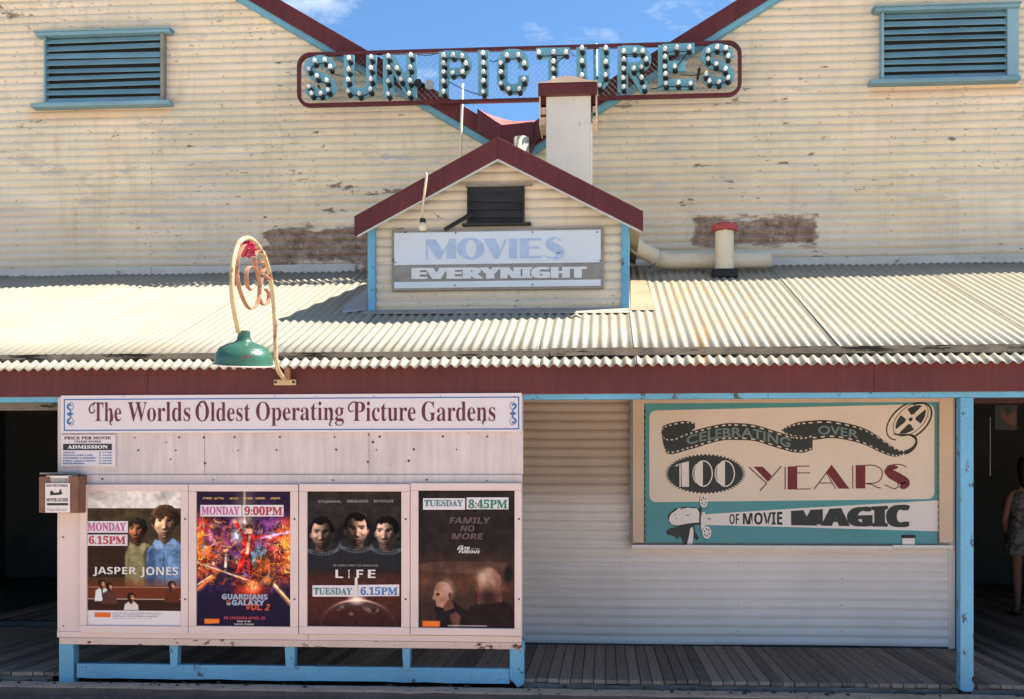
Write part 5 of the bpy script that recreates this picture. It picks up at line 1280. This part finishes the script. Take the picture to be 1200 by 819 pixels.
cap(k, 220, S_, 296, 634, 416, 666, 'VOL. 2', 'l_orange', sansb, .02, .3, 1); cap(k, 220, S_, 182, 698, 392, 712, 'IN CINEMAS APRIL 25', 'l_crimson', sansb, .02); cap(k, 220, S_, 250, 718, 318, 726, 'REAL D 3D', 'l_cream', sansb, 0); cap(k, 220, S_, 236, 733, 334, 740, 'MARVEL STUDIOS', 'l_cream', sansb, 0)
k = CS[2]; cap(k, 350, S_, 98, 110, 214, 123, 'GYLLENHAAL', 'l_grey', id_, .01); cap(k, 350, S_, 246, 108, 350, 122, 'FERGUSON', 'l_grey', id_, .015); cap(k, 350, S_, 380, 108, 478, 121, 'REYNOLDS', 'l_grey', id_, .01)
cap(k, 350, S_, 176, 435, 402, 444, 'BE CAREFUL WHAT YOU SEARCH FOR', 'l_grey', id_, 0.01)
for ch_, x0_, x1_ in (('L', 186, 224), ('I', 250, 258), ('F', 292, 326), ('E', 350, 388)): cap(k, 350, S_, x0_, 461, x1_, 503, ch_, 'l_cream', sansb, .0)
b = B(); b.flat(pp([(350 + 284/S_, 560 + 500/S_), (350 + 297/S_, 560 + 500/S_), (350 + 299/S_, 560 + 604/S_), (350 + 282/S_, 560 + 604/S_)], YC + .0085), YC + .0085); 
cap(k, 350, S_, 76, 552, 270, 588, 'TUESDAY', 'l_teal', off=.02, plate=(70, 540, 284, 597)); cap(k, 350, S_, 312, 548, 500, 590, '6.15PM', 'l_blue', off=.02, plate=(300, 536, 508, 594), rot=.4)
b.build('light_beam', M['l_cream'], k, fixn=False)
k = CS[3]; cap(k, 480, S_, 74, 108, 270, 142, 'TUESDAY', 'l_teal', off=.02, plate=(68, 100, 280, 158)); cap(k, 480, S_, 297, 106, 494, 152, '8:45PM', 'l_green', off=.02, plate=(288, 96, 500, 156))
cap(k, 480, S_, 200, 196, 410, 228, 'FAMILY', 'l_brown', sansb, .02, .15); cap(k, 480, S_, 256, 236, 328, 268, 'NO', 'l_brown', sansb, .02, .15); cap(k, 480, S_, 212, 276, 372, 308, 'MORE', 'l_brown', sansb, .02, .15)
cap(k, 480, S_, 252, 338, 272, 346, 'THE', 'l_cream', sansb, .01, .3); cap(k, 480, S_, 240, 346, 306, 362, 'FATE', 'l_cream', sansb, .02, .3); cap(k, 480, S_, 310, 352, 354, 361, 'OF THE', 'l_grey', sansb, .01, .3); cap(k, 480, S_, 247, 364, 356, 378, 'FURIOUS', 'l_cream', sansb, .02, .3)

# movie guide holder
YG2 = YP - .16
mg = thing('guide_box', 'brown timber holder of movie guides fixed to the left edge of the display board', 'newspaper box', (PX(70, YG2), YG2, PZ(601, YG2, 70)))
x0, x1 = PX(45.5, YG2), PX(91.5, YG2); z0, z1 = PZ(600.5, YG2, 70), PZ(557, YG2, 70)
for nm, a in (('back', (x0, x1, YP - .022, YP - .006, z0, z1 + .01)), ('side', (x0, x0 + .022, YG2 + .03, YP - .023, z0, z1)), ('side', (x1 - .022, x1, YG2 + .03, YP - .023, z0, z1)), ('base', (x0 + .023, x1 - .023, YG2 + .03, YP - .023, z0, z0 + .018)),
              ('front_board', (x0, x0 + .085, YG2, YG2 + .029, z0 + .003, z1 - .006)), ('front_board', (x1 - .075, x1, YG2, YG2 + .029, z0, z1 - .002)), ('front_rail', (x0 + .086, x1 - .076, YG2 + .01, YG2 + .028, z0 + .005, z0 + .06)),
              ('top_rail', (x0 - .05, x1 - .05, YP - .05, YP - .023, z1 + .0105, z1 + .026))):
    b = B(); b.box(*a); b.build(nm, M['kraft'] if nm != 'top_rail' else M['sign_timber'], mg, bev=.003)
for j in range(4):
    b = B(); xa, za = PX(53.5, YG2) + .004 * j, PZ(593, YG2, 68)
    b.add([(xa + .01, YG2 + .0 + .02*j, za), (xa + .19, YG2 + .02*j, za), (xa + .195, YG2 + .02 + .022*j, z1 + .0 + .008*(j % 2)), (xa + .005, YG2 + .02 + .022*j, z1 + .004*j - .01)], [(0,1,2,3)])
    b.build('newspaper', M['paper_grey'] if j else M['paper'], mg)
Yn = YG2 - .006
b = boxpx(53, 82, 565.5, 600, Yn, Yn + .003, 68); nw = b.build('movie_guide', M['paper'], mg)
def gx(x, y): return (30 + x / 12.6, 545 + y / 12.6)
def gt(t, x0, y0, x1, y1, f=serif, off=.02, m='black'):
    u0, v0 = gx(x0, y0); u1, v1 = gx(x1, y1); lettering('lettering', f(t), rect(u0, v0, u1, v1, Yn - .001), Yn - .001, M[m], mg, off)
gt('SUN PICTURES', 305, 278, 620, 312); gt('MOVIE GUIDE', 305, 480, 628, 530); gt('Please take one', 320, 625, 600, 668, id_, .01, 'paper_grey')
b = B(); u0, v0 = gx(315, 552); u1, v1 = gx(628, 588); b.flat(pp([(u0, v0), (u1, v0), (u1, v1), (u0, v1)], Yn - .001), Yn - .001)
b.flat(pp([gx(360, 400), gx(372, 365), gx(395, 375), gx(420, 400), gx(470, 398), gx(500, 385), gx(505, 340), gx(530, 360), gx(528, 385), gx(550, 410), gx(520, 430), gx(420, 436), gx(362, 438)], Yn - .0012), Yn - .0012); b.build('print_marks', M['black'], mg, fixn=False)
b = boxpx(54.5, 77.5, 558.5, 565, Yn + .012, Yn + .014, 68); b.build('newspaper', M['paper_grey'], mg)
b = boxpx(54, 84, 556.8, 559.5, Yn + .011, Yn + .015, 68); b.build('newspaper', M['paper'], mg)

# ================================================================== BLUE POST
po = thing('verandah_post', 'light blue square timber post right of the anniversary sign', 'post', (PX(1133, 8.56), 8.6, 0))
xa, xb = PX(1125.5, 8.55), PX(1141, 8.55)
b = B(); b.prism([(xa, .03), (xa + .03, .02), (xb - .01, .02), (xb, .045), (xb, .085), (xb - .012, .10), (xb - .012, .12), (xb, .135), (xb, zbb - .001), (xa, zbb - .001)], 8.55, 8.65); b.build('shaft', M['blue'], po, bev=.004)
b = B(); b.box(xa + .005, xb - .01, 8.56, 8.64, -.06, .0195); b.build('foot', M['socket'], po, bev=.005)

# ================================================================== FOYER WALL AND ANNIVERSARY SIGN
fw = thing('foyer_wall', 'white corrugated iron wall at the back of the verandah deck', 'wall', (PX(860, YB), YB, ZFL))
XL, XR = PX(430, YB), PX(1111, YB)
zt_ = roofz(YB) - .15; cuts = [XL, PX(733, YB), XR]; hh = .0805 * 8
z = ZFL + .012; r0 = 0
while z < zt_:
    z1_ = min(z + hh, zt_); cc_ = [XL, PX(626 + 107 * (r0 % 2), YB), PX(736, YB) if r0 % 2 == 0 else PX(905, YB), XR]
    for xa, xb in zip(cc_[:-1], cc_[1:]):
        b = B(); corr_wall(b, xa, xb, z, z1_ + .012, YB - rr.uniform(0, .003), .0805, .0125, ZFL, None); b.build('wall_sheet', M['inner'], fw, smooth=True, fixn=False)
    z = z1_; r0 += 1
b = B(); b.box(XL, XR, YB + .02, YB + .12, ZFL, zt_ + .05); b.build('wall_frame', M['interior'], fw)
b = B(); b.box(XR - .0, XR + .055, YB - .022, YB + .12, ZFL, zt_); b.build('corner_flashing', M['s_white'], fw, bev=.002)
b = B(); b.box(XL, XR + .05, YB - .012, YB + .02, ZFL - .001, ZFL + .011); b.build('bottom_plate', M['black'], fw)
s0 = None
for u in (627, 728, 865, 986):
    for v in (658, 677, 708, 739):
        x, z = P(u + rr.uniform(-1, 1), v, YB - .012); o = inst(sc0, 'screw', Vector((x, YB - .0125, z)) + so, fw); o.scale = (.6,) * 3

YA = 10.33
an = thing('anniversary_sign', 'teal and cream painted sign CELEBRATING OVER 100 YEARS OF MOVIE MAGIC in an apricot frame', 'sign', (PX(927, YA), YA, PZ(643, YA, 927)))
um = 927
fb_ = YA - .035
b = boxpx(738.5, 741, 462, 637, fb_ + .005, YB - .014, um); b.build('frame_edge', M['sign_grey'], an)
b = boxpx(741.3, 754.6, 466, 636, fb_, YB - .014, um); b.build('frame_board', M['s_frame'], an, bev=.003)
b = boxpx(1101, 1117, 455, 634, fb_, YB - .014, um); b.build('frame_board', M['s_frame'], an, bev=.003)
b = boxpx(741.3, 1117, 458, 471.0, fb_ + .004, YB - .014, um); b.build('frame_board', M['s_frame'], an, bev=.003)
b = boxpx(740, 1046, 638.6, 643.0, fb_ - .03, YB - .014, um); b.build('sill', M['s_white'], an, bev=.003)
b = boxpx(1046.5, 1117, 637.5, 641.6, fb_ - .02, YB - .014, um); b.build('sill', M['s_white'], an, bev=.003)
b = boxpx(755, 1100.6, 471.2, 636, YA, YB - .014, um); b.build('sign_panel', M['s_teal'], an)
b = boxpx(1057.5, 1072, 629.5, 637, YA - .02, YA - .002, um); b.build('catch_block', M['s_white'], an); b = boxpx(1056.5, 1073, 625.6, 629.4, YA - .006, YA - .001, um); b.build('catch_recess', M['black'], an)
for (ua) in (755.2, 1099.2):
    for kk in range(20):
        vv = 478 + kk * 8.0; b = boxpx(ua, ua + 1.3, vv, vv + 4.2, YA - .004, YA - .001, um); b.build('edge_bead', M['s_black'], an)
def layer(n): return YA - .0015 * n
# cream panel with rounded corners (follows the photographed corners)
c4 = [(761, 480.3), (1095, 472.8), (1095, 583.5), (761, 588)]
r = 8
pts = []
for (cu, cv, a0) in ((761 + r, 480.3 + r, 180), (1095 - r, 472.9 + r, 270), (1095 - r, 584.2 - r, 0), (761 + r, 587.8 - r, 90)):
    for q in range(7): g = R(a0 + 15 * q); pts.append((cu + r * math.cos(g), cv + r * math.sin(g)))
b = B(); b.flat(pp(pts, layer(1)), layer(1)); b.build('cream_panel', M['s_cream'], an, fixn=False)
b = B(); b.flat(pp([(826, 602), (935, 595), (1099.8, 585.6), (1099.8, 622), (935, 617.2), (826, 614.5)], layer(1)), layer(1)); b.build('light_beam', M['s_white'], an, fixn=False)
def Z1(x, y): return (755 + x / 6.667, 470 + y / 6.667)
def Z2(x, y): return (925 + x / 6.667, 465 + y / 6.667)
def Z3(x, y): return (765 + x / 6.8235, 520 + y / 6.8235)
def Z4(x, y): return (925 + x / 6.667, 530 + y / 6.667)
def film(top, bot, n, ly, holes, name='film_strip', hole_t=(.11, .89)):
    t = spline(top, n); o = spline(bot, n); Y = layer(ly); a = pp(t, Y); c = pp(o, Y)
    b = B(); b.add([(x, Y, z) for x, z in a] + [(x, Y, z) for x, z in c], [(i, i+1, n+1+i+1, n+1+i) for i in range(n)]); fo = b.build(name, M['s_black'], an, fixn=False)
    if holes:
        Yh_ = layer(ly + .7); b = B()
        for k in range(holes):
            s0_ = (k + .25) / holes; s1_ = (k + .72) / holes
            for ht in hole_t:
                q = []
                for s in (s0_, s1_):
                    i = min(n - 1, int(s * n)); f = s * n - i
                    T_ = np.array(t[i]) * (1-f) + np.array(t[i+1]) * f; B_ = np.array(o[i]) * (1-f) + np.array(o[i+1]) * f
                    hw_ = .75 / max(4.0, np.linalg.norm(T_ - B_)); q.append((T_ * (1 - ht + hw_) + B_ * (ht - hw_), T_ * (1 - ht - hw_) + B_ * (ht + hw_)))
                b.flat(pp([tuple(q[0][0]), tuple(q[1][0]), tuple(q[1][1]), tuple(q[0][1])], Yh_), Yh_)
        b.build('sprocket_holes', M['s_cream'], fo, fixn=False)
    return fo
film([Z1(132, 225), Z1(150, 190), Z1(220, 165), Z1(320, 150), Z1(395, 165)], [Z1(140, 270), Z1(190, 290), Z1(260, 280), Z1(340, 250), Z1(398, 205)], 20, 2, 8, hole_t=(.12,))
film([Z2(-60, 250), Z2(-10, 222), Z2(60, 196), Z2(150, 183), Z2(300, 178), Z2(450, 202), Z2(560, 232), Z2(650, 275), Z2(750, 345), Z2(840, 402), Z2(905, 418)],
     [Z2(-60, 262), Z2(0, 300), Z2(80, 320), Z2(190, 332), Z2(330, 318), Z2(480, 340), Z2(600, 376), Z2(700, 425), Z2(790, 458), Z2(850, 462), Z2(905, 442)], 50, 2, 21)
film([Z1(132, 240), Z1(165, 280), Z1(240, 280), Z1(320, 245), Z1(400, 222), Z1(500, 197), Z1(620, 172), Z1(720, 168), Z1(860, 180), Z1(1000, 222), Z1(1130, 262), Z2(40, 300), Z2(110, 306), Z2(182, 288)],
     [Z1(150, 340), Z1(178, 405), Z1(250, 405), Z1(330, 380), Z1(400, 362), Z1(500, 330), Z1(620, 302), Z1(720, 300), Z1(860, 308), Z1(1000, 350), Z1(1130, 388), Z2(20, 428), Z2(110, 432), Z2(182, 408)], 70, 3, 27)
film([Z2(850, 420), Z2(910, 412), Z2(960, 385), Z2(985, 345), Z2(970, 318), Z2(930, 300), Z2(870, 300), Z2(815, 290)], [Z2(850, 455), Z2(930, 440), Z2(985, 395), Z2(1002, 340), Z2(985, 300), Z2(940, 285), Z2(870, 285), Z2(812, 280)], 30, 2.4, 0)
# reel
b = B(); cu, cv = Z2(948, 172); rot = R(-42)
def ringpx(b, cu, cv, ro, ri, rot, Y, n=40):
    o = pp(ell(cu, cv, *ro, n, rot), Y); i_ = pp(ell(cu, cv, *ri, n, rot), Y)
    b.add([(x, Y, z) for x, z in o] + [(x, Y, z) for x, z in i_], [(k, (k+1) % n, n + (k+1) % n, n + k) for k in range(n)])
def halfring(b, cu, cv, ro, ri, rot, Y, a0, a1, n=26):
    o = pp(ell(cu, cv, *ro, n, rot, a0, a1), Y); i_ = pp(ell(cu, cv, *ri, n, rot, a0, a1), Y); m = len(o)
    b.add([(x, Y, z) for x, z in o] + [(x, Y, z) for x, z in i_], [(k, k+1, m+k+1, m+k) for k in range(m-1)])
halfring(b, cu - 4.5, cv + 1.5, (29, 17.5), (27.5, 15.6), rot, layer(2), 150, 300)
halfring(b, cu + 2.2, cv + 2.0, (27.5, 17), (25.2, 15), rot, layer(2), -60, 110)
ringpx(b, cu, cv, (24.8, 14.8), (24.0, 14.0), rot, layer(2))
for a in (0, 90, 180, 270):
    o = []
    for g in (a + 14, a + 28, a + 45, a + 62, a + 76): o.append((cu + 21.5*math.cos(R(g))*math.cos(rot) - 11.8*math.sin(R(g))*math.sin(rot), cv + 21.5*math.cos(R(g))*math.sin(rot) + 11.8*math.sin(R(g))*math.cos(rot)))
    for g, rr_ in ((a + 60, .36), (a + 30, .36)): o.append((cu + 21.5*rr_*math.cos(R(g))*math.cos(rot) - 11.8*rr_*math.sin(R(g))*math.sin(rot), cv + 21.5*rr_*math.cos(R(g))*math.sin(rot) + 11.8*rr_*math.sin(R(g))*math.cos(rot)))
    b.flat(pp(o, layer(2.2)), layer(2.2))
b.flat(pp(ell(cu, cv, 2.6, 2.0, 14, rot), layer(2.4)), layer(2.4)); b.build('film_reel', M['s_black'], an, fixn=False)
# curved words
def curved(txt, base, topl, ly, off):
    n = 60; t = spline(topl, n); o = spline(base, n); Y = layer(ly)
    def f(a, c):
        i = min(n-1, int(a*n)); q = a*n - i
        T_ = np.array(t[i])*(1-q) + np.array(t[i+1])*q; B_ = np.array(o[i])*(1-q) + np.array(o[i+1])*q
        p = B_*(1-c) + T_*c; return P(p[0], p[1], Y)
    return lettering('lettering', txt, f, Y, M['s_grey'], an, off, 0, 1.04)
curved('CELEBRATING', [Z1(335, 340), Z1(500, 302), Z1(650, 280), Z1(820, 282), Z1(980, 318), Z1(1135, 360)], [Z1(325, 272), Z1(500, 225), Z1(650, 204), Z1(820, 206), Z1(980, 242), Z1(1150, 290)], 4, .022)
curved('OVER', [Z2(225, 290), Z2(330, 292), Z2(430, 305), Z2(540, 325)], [Z2(225, 222), Z2(330, 222), Z2(430, 236), Z2(545, 262)], 4, .022)
# 100 burst
b = B(); cu, cv = Z3(420, 237); n = 60; pts = []
for k_ in range(2 * n):
    g = math.pi * k_ / n; q = 1.0 if k_ % 2 == 0 else .90
    pts.append((cu + 48.0 * q * math.cos(g), cv + 23.8 * q * math.sin(g)))
b.flat(pp(pts, layer(2)), layer(2)); bu = b.build('burst', M['s_black'], an, fixn=False)
b = B(); Yd = layer(3)
b.flat(pp([Z3(228, 150), Z3(288, 136), Z3(290, 340), Z3(232, 340)], Yd), Yd); b.flat(pp([Z3(172, 172), Z3(222, 152), Z3(224, 160), Z3(204, 166), Z3(196, 176)], Yd), Yd); b.flat(pp([Z3(212, 172), Z3(224, 162), Z3(224, 340), Z3(214, 340)], Yd), Yd)
for x0_ in (400, 577):
    cu, cv = Z3(x0_ + 2, 234); halfring(b, cu, cv, (11.4, 15.6), (10.1, 14.2), 0, Yd, -90, 90); o = [Z3(x0_, 128)] + [(Z3(x0_, 234)[0] - 10.0*math.sin(R(a)), cv - 15.5*math.cos(R(a))) for a in range(0, 181, 15)]
    b.flat(pp(o[1:], Yd), Yd); halfring(b, cu, cv, (12.4, 15.0), (11.4, 13.6), 0, Yd, 130, 230)
b.build('number', M['s_white'], an, fixn=False)
# YEARS
def sgn(polys, strokes=()):
    b = B(); Y = layer(2)
    for p in polys: b.flat(pp(p, Y), Y)
    for s, w in strokes: strokeflat(b, s, w, layer(2.3))
    return b.build('letter', M['s_red'], an, fixn=False)
sgn([[Z3(805, 180), Z3(878, 178), Z3(950, 250), Z3(918, 298)]], [([Z3(768, 182), Z3(910, 312), Z3(858, 370)], 1.3), ([Z3(1028, 176), Z3(925, 292)], 1.3)])
sgn([[Z3(1078, 178), Z4(62, 105), Z4(62, 286), Z3(1078, 362)]], [([Z3(1058, 180), Z3(1058, 362)], 1.3), ([Z4(50, 105), Z4(158, 103)], 1.1), ([Z4(50, 158), Z4(162, 156)], 1.1), ([Z4(50, 284), Z4(166, 282)], 1.1)])
sgn([[Z4(330, 92), Z4(470, 280), Z4(385, 280), Z4(290, 148)]], [([Z4(192, 286), Z4(290, 155), Z4(362, 280)], 1.2), ([Z4(240, 236), Z4(330, 236)], 1.1)])
sgn([[Z4(518, 96), Z4(594, 95), Z4(594, 278), Z4(518, 279)]], [([Z4(496, 97), Z4(496, 279)], 1.2), (spline([Z4(594, 98), Z4(660, 98), Z4(718, 130), Z4(722, 190), Z4(680, 232), Z4(596, 240)], 24), 1.2), ([Z4(596, 240), Z4(650, 250), Z4(682, 268), Z4(715, 276)], 1.2)])
b = B(); q = spline([Z4(850, 112), Z4(790, 120), Z4(790, 160), Z4(850, 195), Z4(905, 230), Z4(895, 258), Z4(862, 270)], 40)
strokeflat(b, q, [1.0 + 10.5 * math.sin(math.pi * min(1, max(0, k_/40))) ** .6 for k_ in range(41)], layer(2)); strokeflat(b, spline([Z4(915, 112), Z4(880, 94), Z4(830, 90), Z4(800, 98)], 12), 1.2, layer(2.3))
strokeflat(b, spline([Z4(762, 118), Z4(745, 150), Z4(775, 185), Z4(835, 225), Z4(855, 255), Z4(820, 280), Z4(742, 248)], 24), 1.2, layer(2.3)); b.build('letter', M['s_red'], an, fixn=False)
Yl = layer(2.5)
lettering('lettering', sansb('OF'), quad(854.8, 601.8, 613.6, 866, 601.2, 613.7, Yl), Yl, M['s_black'], an, 0.0)
lettering('lettering', sansb('MOVIE'), quad(870.6, 600.9, 613.9, 916.8, 598.8, 614.5, Yl), Yl, M['s_black'], an, .01)
lettering('lettering', sansb('MAGIC'), quad(929.8, 597.6, 615.2, 1064, 590.4, 617.3, Yl), Yl, M['s_black'], an, .012, 0, 1.02, .02)
# projector drawing
b = B(); Yj = layer(2)
b.flat(pp([Z3(108, 690), Z3(140, 668), Z3(250, 655), Z3(330, 650), Z3(340, 700), Z3(370, 750), Z3(350, 770), Z3(320, 740), Z3(290, 720), Z3(270, 810), Z3(240, 780), Z3(215, 730), Z3(200, 760), Z3(170, 735), Z3(115, 722)], Yj), Yj)
b.flat(pp([Z3(118, 575), Z3(140, 545), Z3(180, 512), Z3(260, 500), Z3(350, 503), Z3(385, 540), Z3(388, 640), Z3(300, 655), Z3(180, 660), Z3(130, 630)], layer(2.2)), layer(2.2))
b.flat(pp([Z3(370, 500), Z3(390, 500), Z3(395, 690), Z3(376, 690)], layer(2.4)), layer(2.4)); b.build('projector_backing', M['s_black'], an, fixn=False)  # black printed base and outline behind the projector
b = B()
b.flat(pp([Z3(132, 585), Z3(150, 552), Z3(185, 530), Z3(205, 510), Z3(240, 515), Z3(280, 506), Z3(320, 512), Z3(350, 510), Z3(372, 545), Z3(370, 625), Z3(290, 632), Z3(190, 650), Z3(150, 640), Z3(128, 610)], layer(3)), layer(3))
b.flat(pp([Z3(320, 660), Z3(326, 700), Z3(318, 810), Z3(272, 810), Z3(290, 730), Z3(300, 670)], layer(3)), layer(3)); b.flat(pp([Z3(392, 545), Z3(415, 540), Z3(425, 570), Z3(425, 640), Z3(400, 680), Z3(385, 690), Z3(384, 600)], layer(3.2)), layer(3.2))
for (x, y, rx_, ry_) in ((408, 455, 4.6, 7.6), (432, 705, 5.2, 7.4)): b.flat(pp(ell(*Z3(x, y), rx_, ry_, 24), layer(3)), layer(3))
pj = b.build('projector', M['s_white'], an, fixn=False)
b = B()
for (x, y, rx_, ry_) in ((408, 455, 4.6, 7.6), (432, 705, 5.2, 7.4)):
    cu, cv = Z3(x, y)
    for kk in range(6): g = R(60 * kk + 20); b.flat(pp(ell(cu + rx_*.55*math.cos(g), cv + ry_*.55*math.sin(g), rx_*.17, ry_*.15, 8), layer(3.6)), layer(3.6))
    halfring(b, cu - .4, cv + .4, (rx_ + .5, ry_ + .5), (rx_ - .05, ry_ - .05), 0, layer(3.4), 60, 230)
for (x, y, rx_) in ((280, 568, 2.0), (182, 560, .9), (186, 594, .9), (450, 596, 2.4), (230, 520, .9)): b.flat(pp(ell(*Z3(x, y), rx_, .55, 10), layer(3.6)), layer(3.6))
b.build('projector_marks', M['s_black'], an, fixn=False)

# ================================================================== DARK ROOMS BEHIND
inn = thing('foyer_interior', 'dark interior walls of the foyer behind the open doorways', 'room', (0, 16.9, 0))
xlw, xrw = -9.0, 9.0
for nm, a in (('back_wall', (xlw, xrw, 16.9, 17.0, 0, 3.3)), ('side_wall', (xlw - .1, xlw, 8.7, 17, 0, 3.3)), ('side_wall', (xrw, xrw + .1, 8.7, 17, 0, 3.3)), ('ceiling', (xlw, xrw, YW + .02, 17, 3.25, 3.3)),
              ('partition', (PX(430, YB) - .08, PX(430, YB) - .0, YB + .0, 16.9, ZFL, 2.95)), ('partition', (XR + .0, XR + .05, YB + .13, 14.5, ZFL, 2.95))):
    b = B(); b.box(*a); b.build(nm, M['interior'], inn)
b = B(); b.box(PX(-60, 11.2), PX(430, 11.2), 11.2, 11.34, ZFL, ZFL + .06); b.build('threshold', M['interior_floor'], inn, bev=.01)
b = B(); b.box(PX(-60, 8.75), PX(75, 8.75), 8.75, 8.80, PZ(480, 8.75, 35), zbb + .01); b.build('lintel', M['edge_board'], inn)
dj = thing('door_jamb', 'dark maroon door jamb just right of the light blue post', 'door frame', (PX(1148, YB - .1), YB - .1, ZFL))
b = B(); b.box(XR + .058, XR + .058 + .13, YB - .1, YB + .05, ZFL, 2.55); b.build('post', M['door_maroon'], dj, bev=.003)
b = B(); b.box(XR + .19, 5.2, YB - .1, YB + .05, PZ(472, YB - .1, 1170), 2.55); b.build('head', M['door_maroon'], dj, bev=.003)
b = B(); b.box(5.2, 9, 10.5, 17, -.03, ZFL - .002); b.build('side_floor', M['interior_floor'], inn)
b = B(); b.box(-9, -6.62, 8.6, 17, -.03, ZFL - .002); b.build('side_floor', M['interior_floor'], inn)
wp = thing('wall_poster', 'dim brownish picture hanging on the dark wall at the upper right', 'picture', (PX(1186, 11.9), 11.9, PZ(500, 11.9, 1186)))
b = boxpx(1166, 1192, 474, 503, 11.9, 11.92, 1180); b.build('sheet', M['interior'], wp)
b = B(); b.flat(pp([(1173, 480), (1184, 477), (1191, 484), (1190, 500), (1181, 496), (1174, 490)], 11.897), 11.897); b.build('print', M['kraft'], wp)
b = B(); b.flat(pp([(1176, 478), (1184, 475), (1187, 483), (1180, 486)], 11.894), 11.894); b.build('print_marks', M['black'], wp)
st = thing('door_glint', 'narrow glossy strip catching light at the dark doorway edge', 'strip', (PX(1160, 11.2), 11.2, PZ(557, 11.2, 1160)))
b = B(); x, z = P(1160.5, 522, 11.2); b.box(x - .004, x + .004, 11.2, 11.21, PZ(557, 11.2, 1160), PZ(488, 11.2, 1160)); b.build('strip', M['sign_grey'], st)  # plain grey strip standing in for a glint of light

# woman standing in the dark doorway, cut by the picture edge
YM = 13.0
fx = PX(1201, YM)
wm = thing('person', 'woman in a short patterned sleeveless dress standing in the dark doorway at the right edge', 'person', (fx, YM, ZFL))
M['skin'] = paint('skin', (0.20, 0.10, 0.07), .5, .05, spec=.3); M['hair'] = paint('dark hair', (0.02, 0.013, 0.01), .5, .2, 20)
g = NG('patterned grey dress'); c = g.mix(g.ramp(g.noise(22, 4, .6), .44, .56), (0.07, 0.065, 0.07), (0.19, 0.17, 0.17)); M['dress'] = g.done(c, .8)
M['shoe'] = paint('dark sandals', (0.02, 0.015, 0.015), .6)
def skinned(name, verts, edges, mat, parent, root=0, sub=2):
    me = bpy.data.meshes.new(name); me.from_pydata([v[:3] for v in verts], edges, []); o = bpy.data.objects.new(name, me)
    me.materials.append(mat); link(o, parent, WL[parent.name])
    sk = o.modifiers.new('skin', 'SKIN'); sk.use_smooth_shade = True
    for i, v in enumerate(verts):
        d = me.skin_vertices[0].data[i]; d.radius = (v[3], v[4] if len(v) > 4 else v[3]); d.use_root = (i == root)
    s = o.modifiers.new('sub', 'SUBSURF'); s.levels = sub; s.render_levels = sub
    return o
V = [(0, 0, .88, .13, .10), (0, -.01, 1.05, .105, .085), (0, 0, 1.25, .135, .09), (0, .01, 1.34, .07, .06), (0, .01, 1.42, .048, .048), (0, -.005, 1.50, .058, .062), (0, -.01, 1.58, .074, .088), (0, 0, 1.66, .055, .065),
     (-.15, .0, 1.32, .052), (-.20, .02, 1.16, .042), (-.23, .03, 1.03, .036), (-.17, -.10, .90, .028), (-.13, -.16, .86, .022),
     (.15, .0, 1.32, .052), (.20, .02, 1.16, .042), (.22, .03, 1.03, .036), (.22, -.03, .86, .026), (.22, -.05, .79, .022),
     (-.085, 0, .78, .088), (-.09, .0, .48, .056), (-.09, .02, .36, .056), (-.09, .03, .10, .034), (-.09, .0, .05, .034), (-.10, -.12, .03, .026, .034),
     (.085, .02, .78, .088), (.085, .04, .48, .056), (.085, .06, .36, .056), (.085, .07, .10, .034), (.085, .04, .05, .034), (.09, -.08, .03, .026, .034)]
Ed = [(0,1),(1,2),(2,3),(3,4),(4,5),(5,6),(6,7),(3,8),(8,9),(9,10),(10,11),(11,12),(3,13),(13,14),(14,15),(15,16),(16,17),(0,18),(18,19),(19,20),(20,21),(21,22),(22,23),(0,24),(24,25),(25,26),(26,27),(27,28),(28,29)]
# five fingers on each hand
for hx, hy, hz, dx, dy, dz in ((-.13, -.16, .86, .35, -.55, -.75), (.22, -.05, .79, 0, -.15, -1)):
    hi = 12 if hx < 0 else 17; d = Vector((dx, dy, dz)).normalized(); sd = Vector((0, 1, -.2)).cross(d).normalized() if hx < 0 else Vector((0, 1, 0))
    for j, (o_, ln) in enumerate(((-.03, .055), (-.012, .075), (.004, .080), (.020, .072), (.034, .058))):
        b0 = Vector((hx, hy, hz)) + d * (.045 if j else .01) + sd * o_; b1 = b0 + d * ln * .55 + sd * (-.012 if j == 0 else 0); b2 = b1 + d * ln * .45 + Vector((0, -.012, 0))
        n0 = len(V); V += [(*b0, .0095), (*b1, .0085), (*b2, .007)]; Ed += [(hi, n0), (n0, n0+1), (n0+1, n0+2)]
V = [(v[0], -v[1]) + tuple(v[2:]) for v in V]
skinned('body', V, Ed, M['skin'], wm)
b = B()
for sgn_ in (0,):
    prof = [(.222, .66), (.205, .76), (.178, .88), (.135, 1.04), (.150, 1.14), (.170, 1.24), (.150, 1.33), (.095, 1.375)]
    n = 28; vs = []
    for r_, h_ in prof:
        for kk in range(n):
            gg = 2*math.pi*kk/n; f_ = 1 + (.05*math.sin(gg*7) if h_ < .9 else 0); vs.append((fx + r_*f_*math.cos(gg), YM + r_*.68*f_*math.sin(gg), ZFL + h_))
    b.add(vs, [(i*n+kk, i*n+(kk+1) % n, (i+1)*n+(kk+1) % n, (i+1)*n+kk) for i in range(len(prof)-1) for kk in range(n)])
b.build('dress', M['dress'], wm, smooth=True)
b = B(); b.lathe([(0, .13), (.06, .115), (.088, .06), (.094, 0), (.088, -.06), (.07, -.14), (.05, -.22), (0, -.24)], (fx, YM - .035, ZFL + 1.60), 20); b.build('hair', M['hair'], wm, smooth=True)
for sx_ in (-.095, .09):
    b = B(); b.box(fx + sx_ - .04, fx + sx_ + .04, YM - .08, YM + .17, ZFL - .002, ZFL + .014); b.build('sandal', M['shoe'], wm, bev=.01)
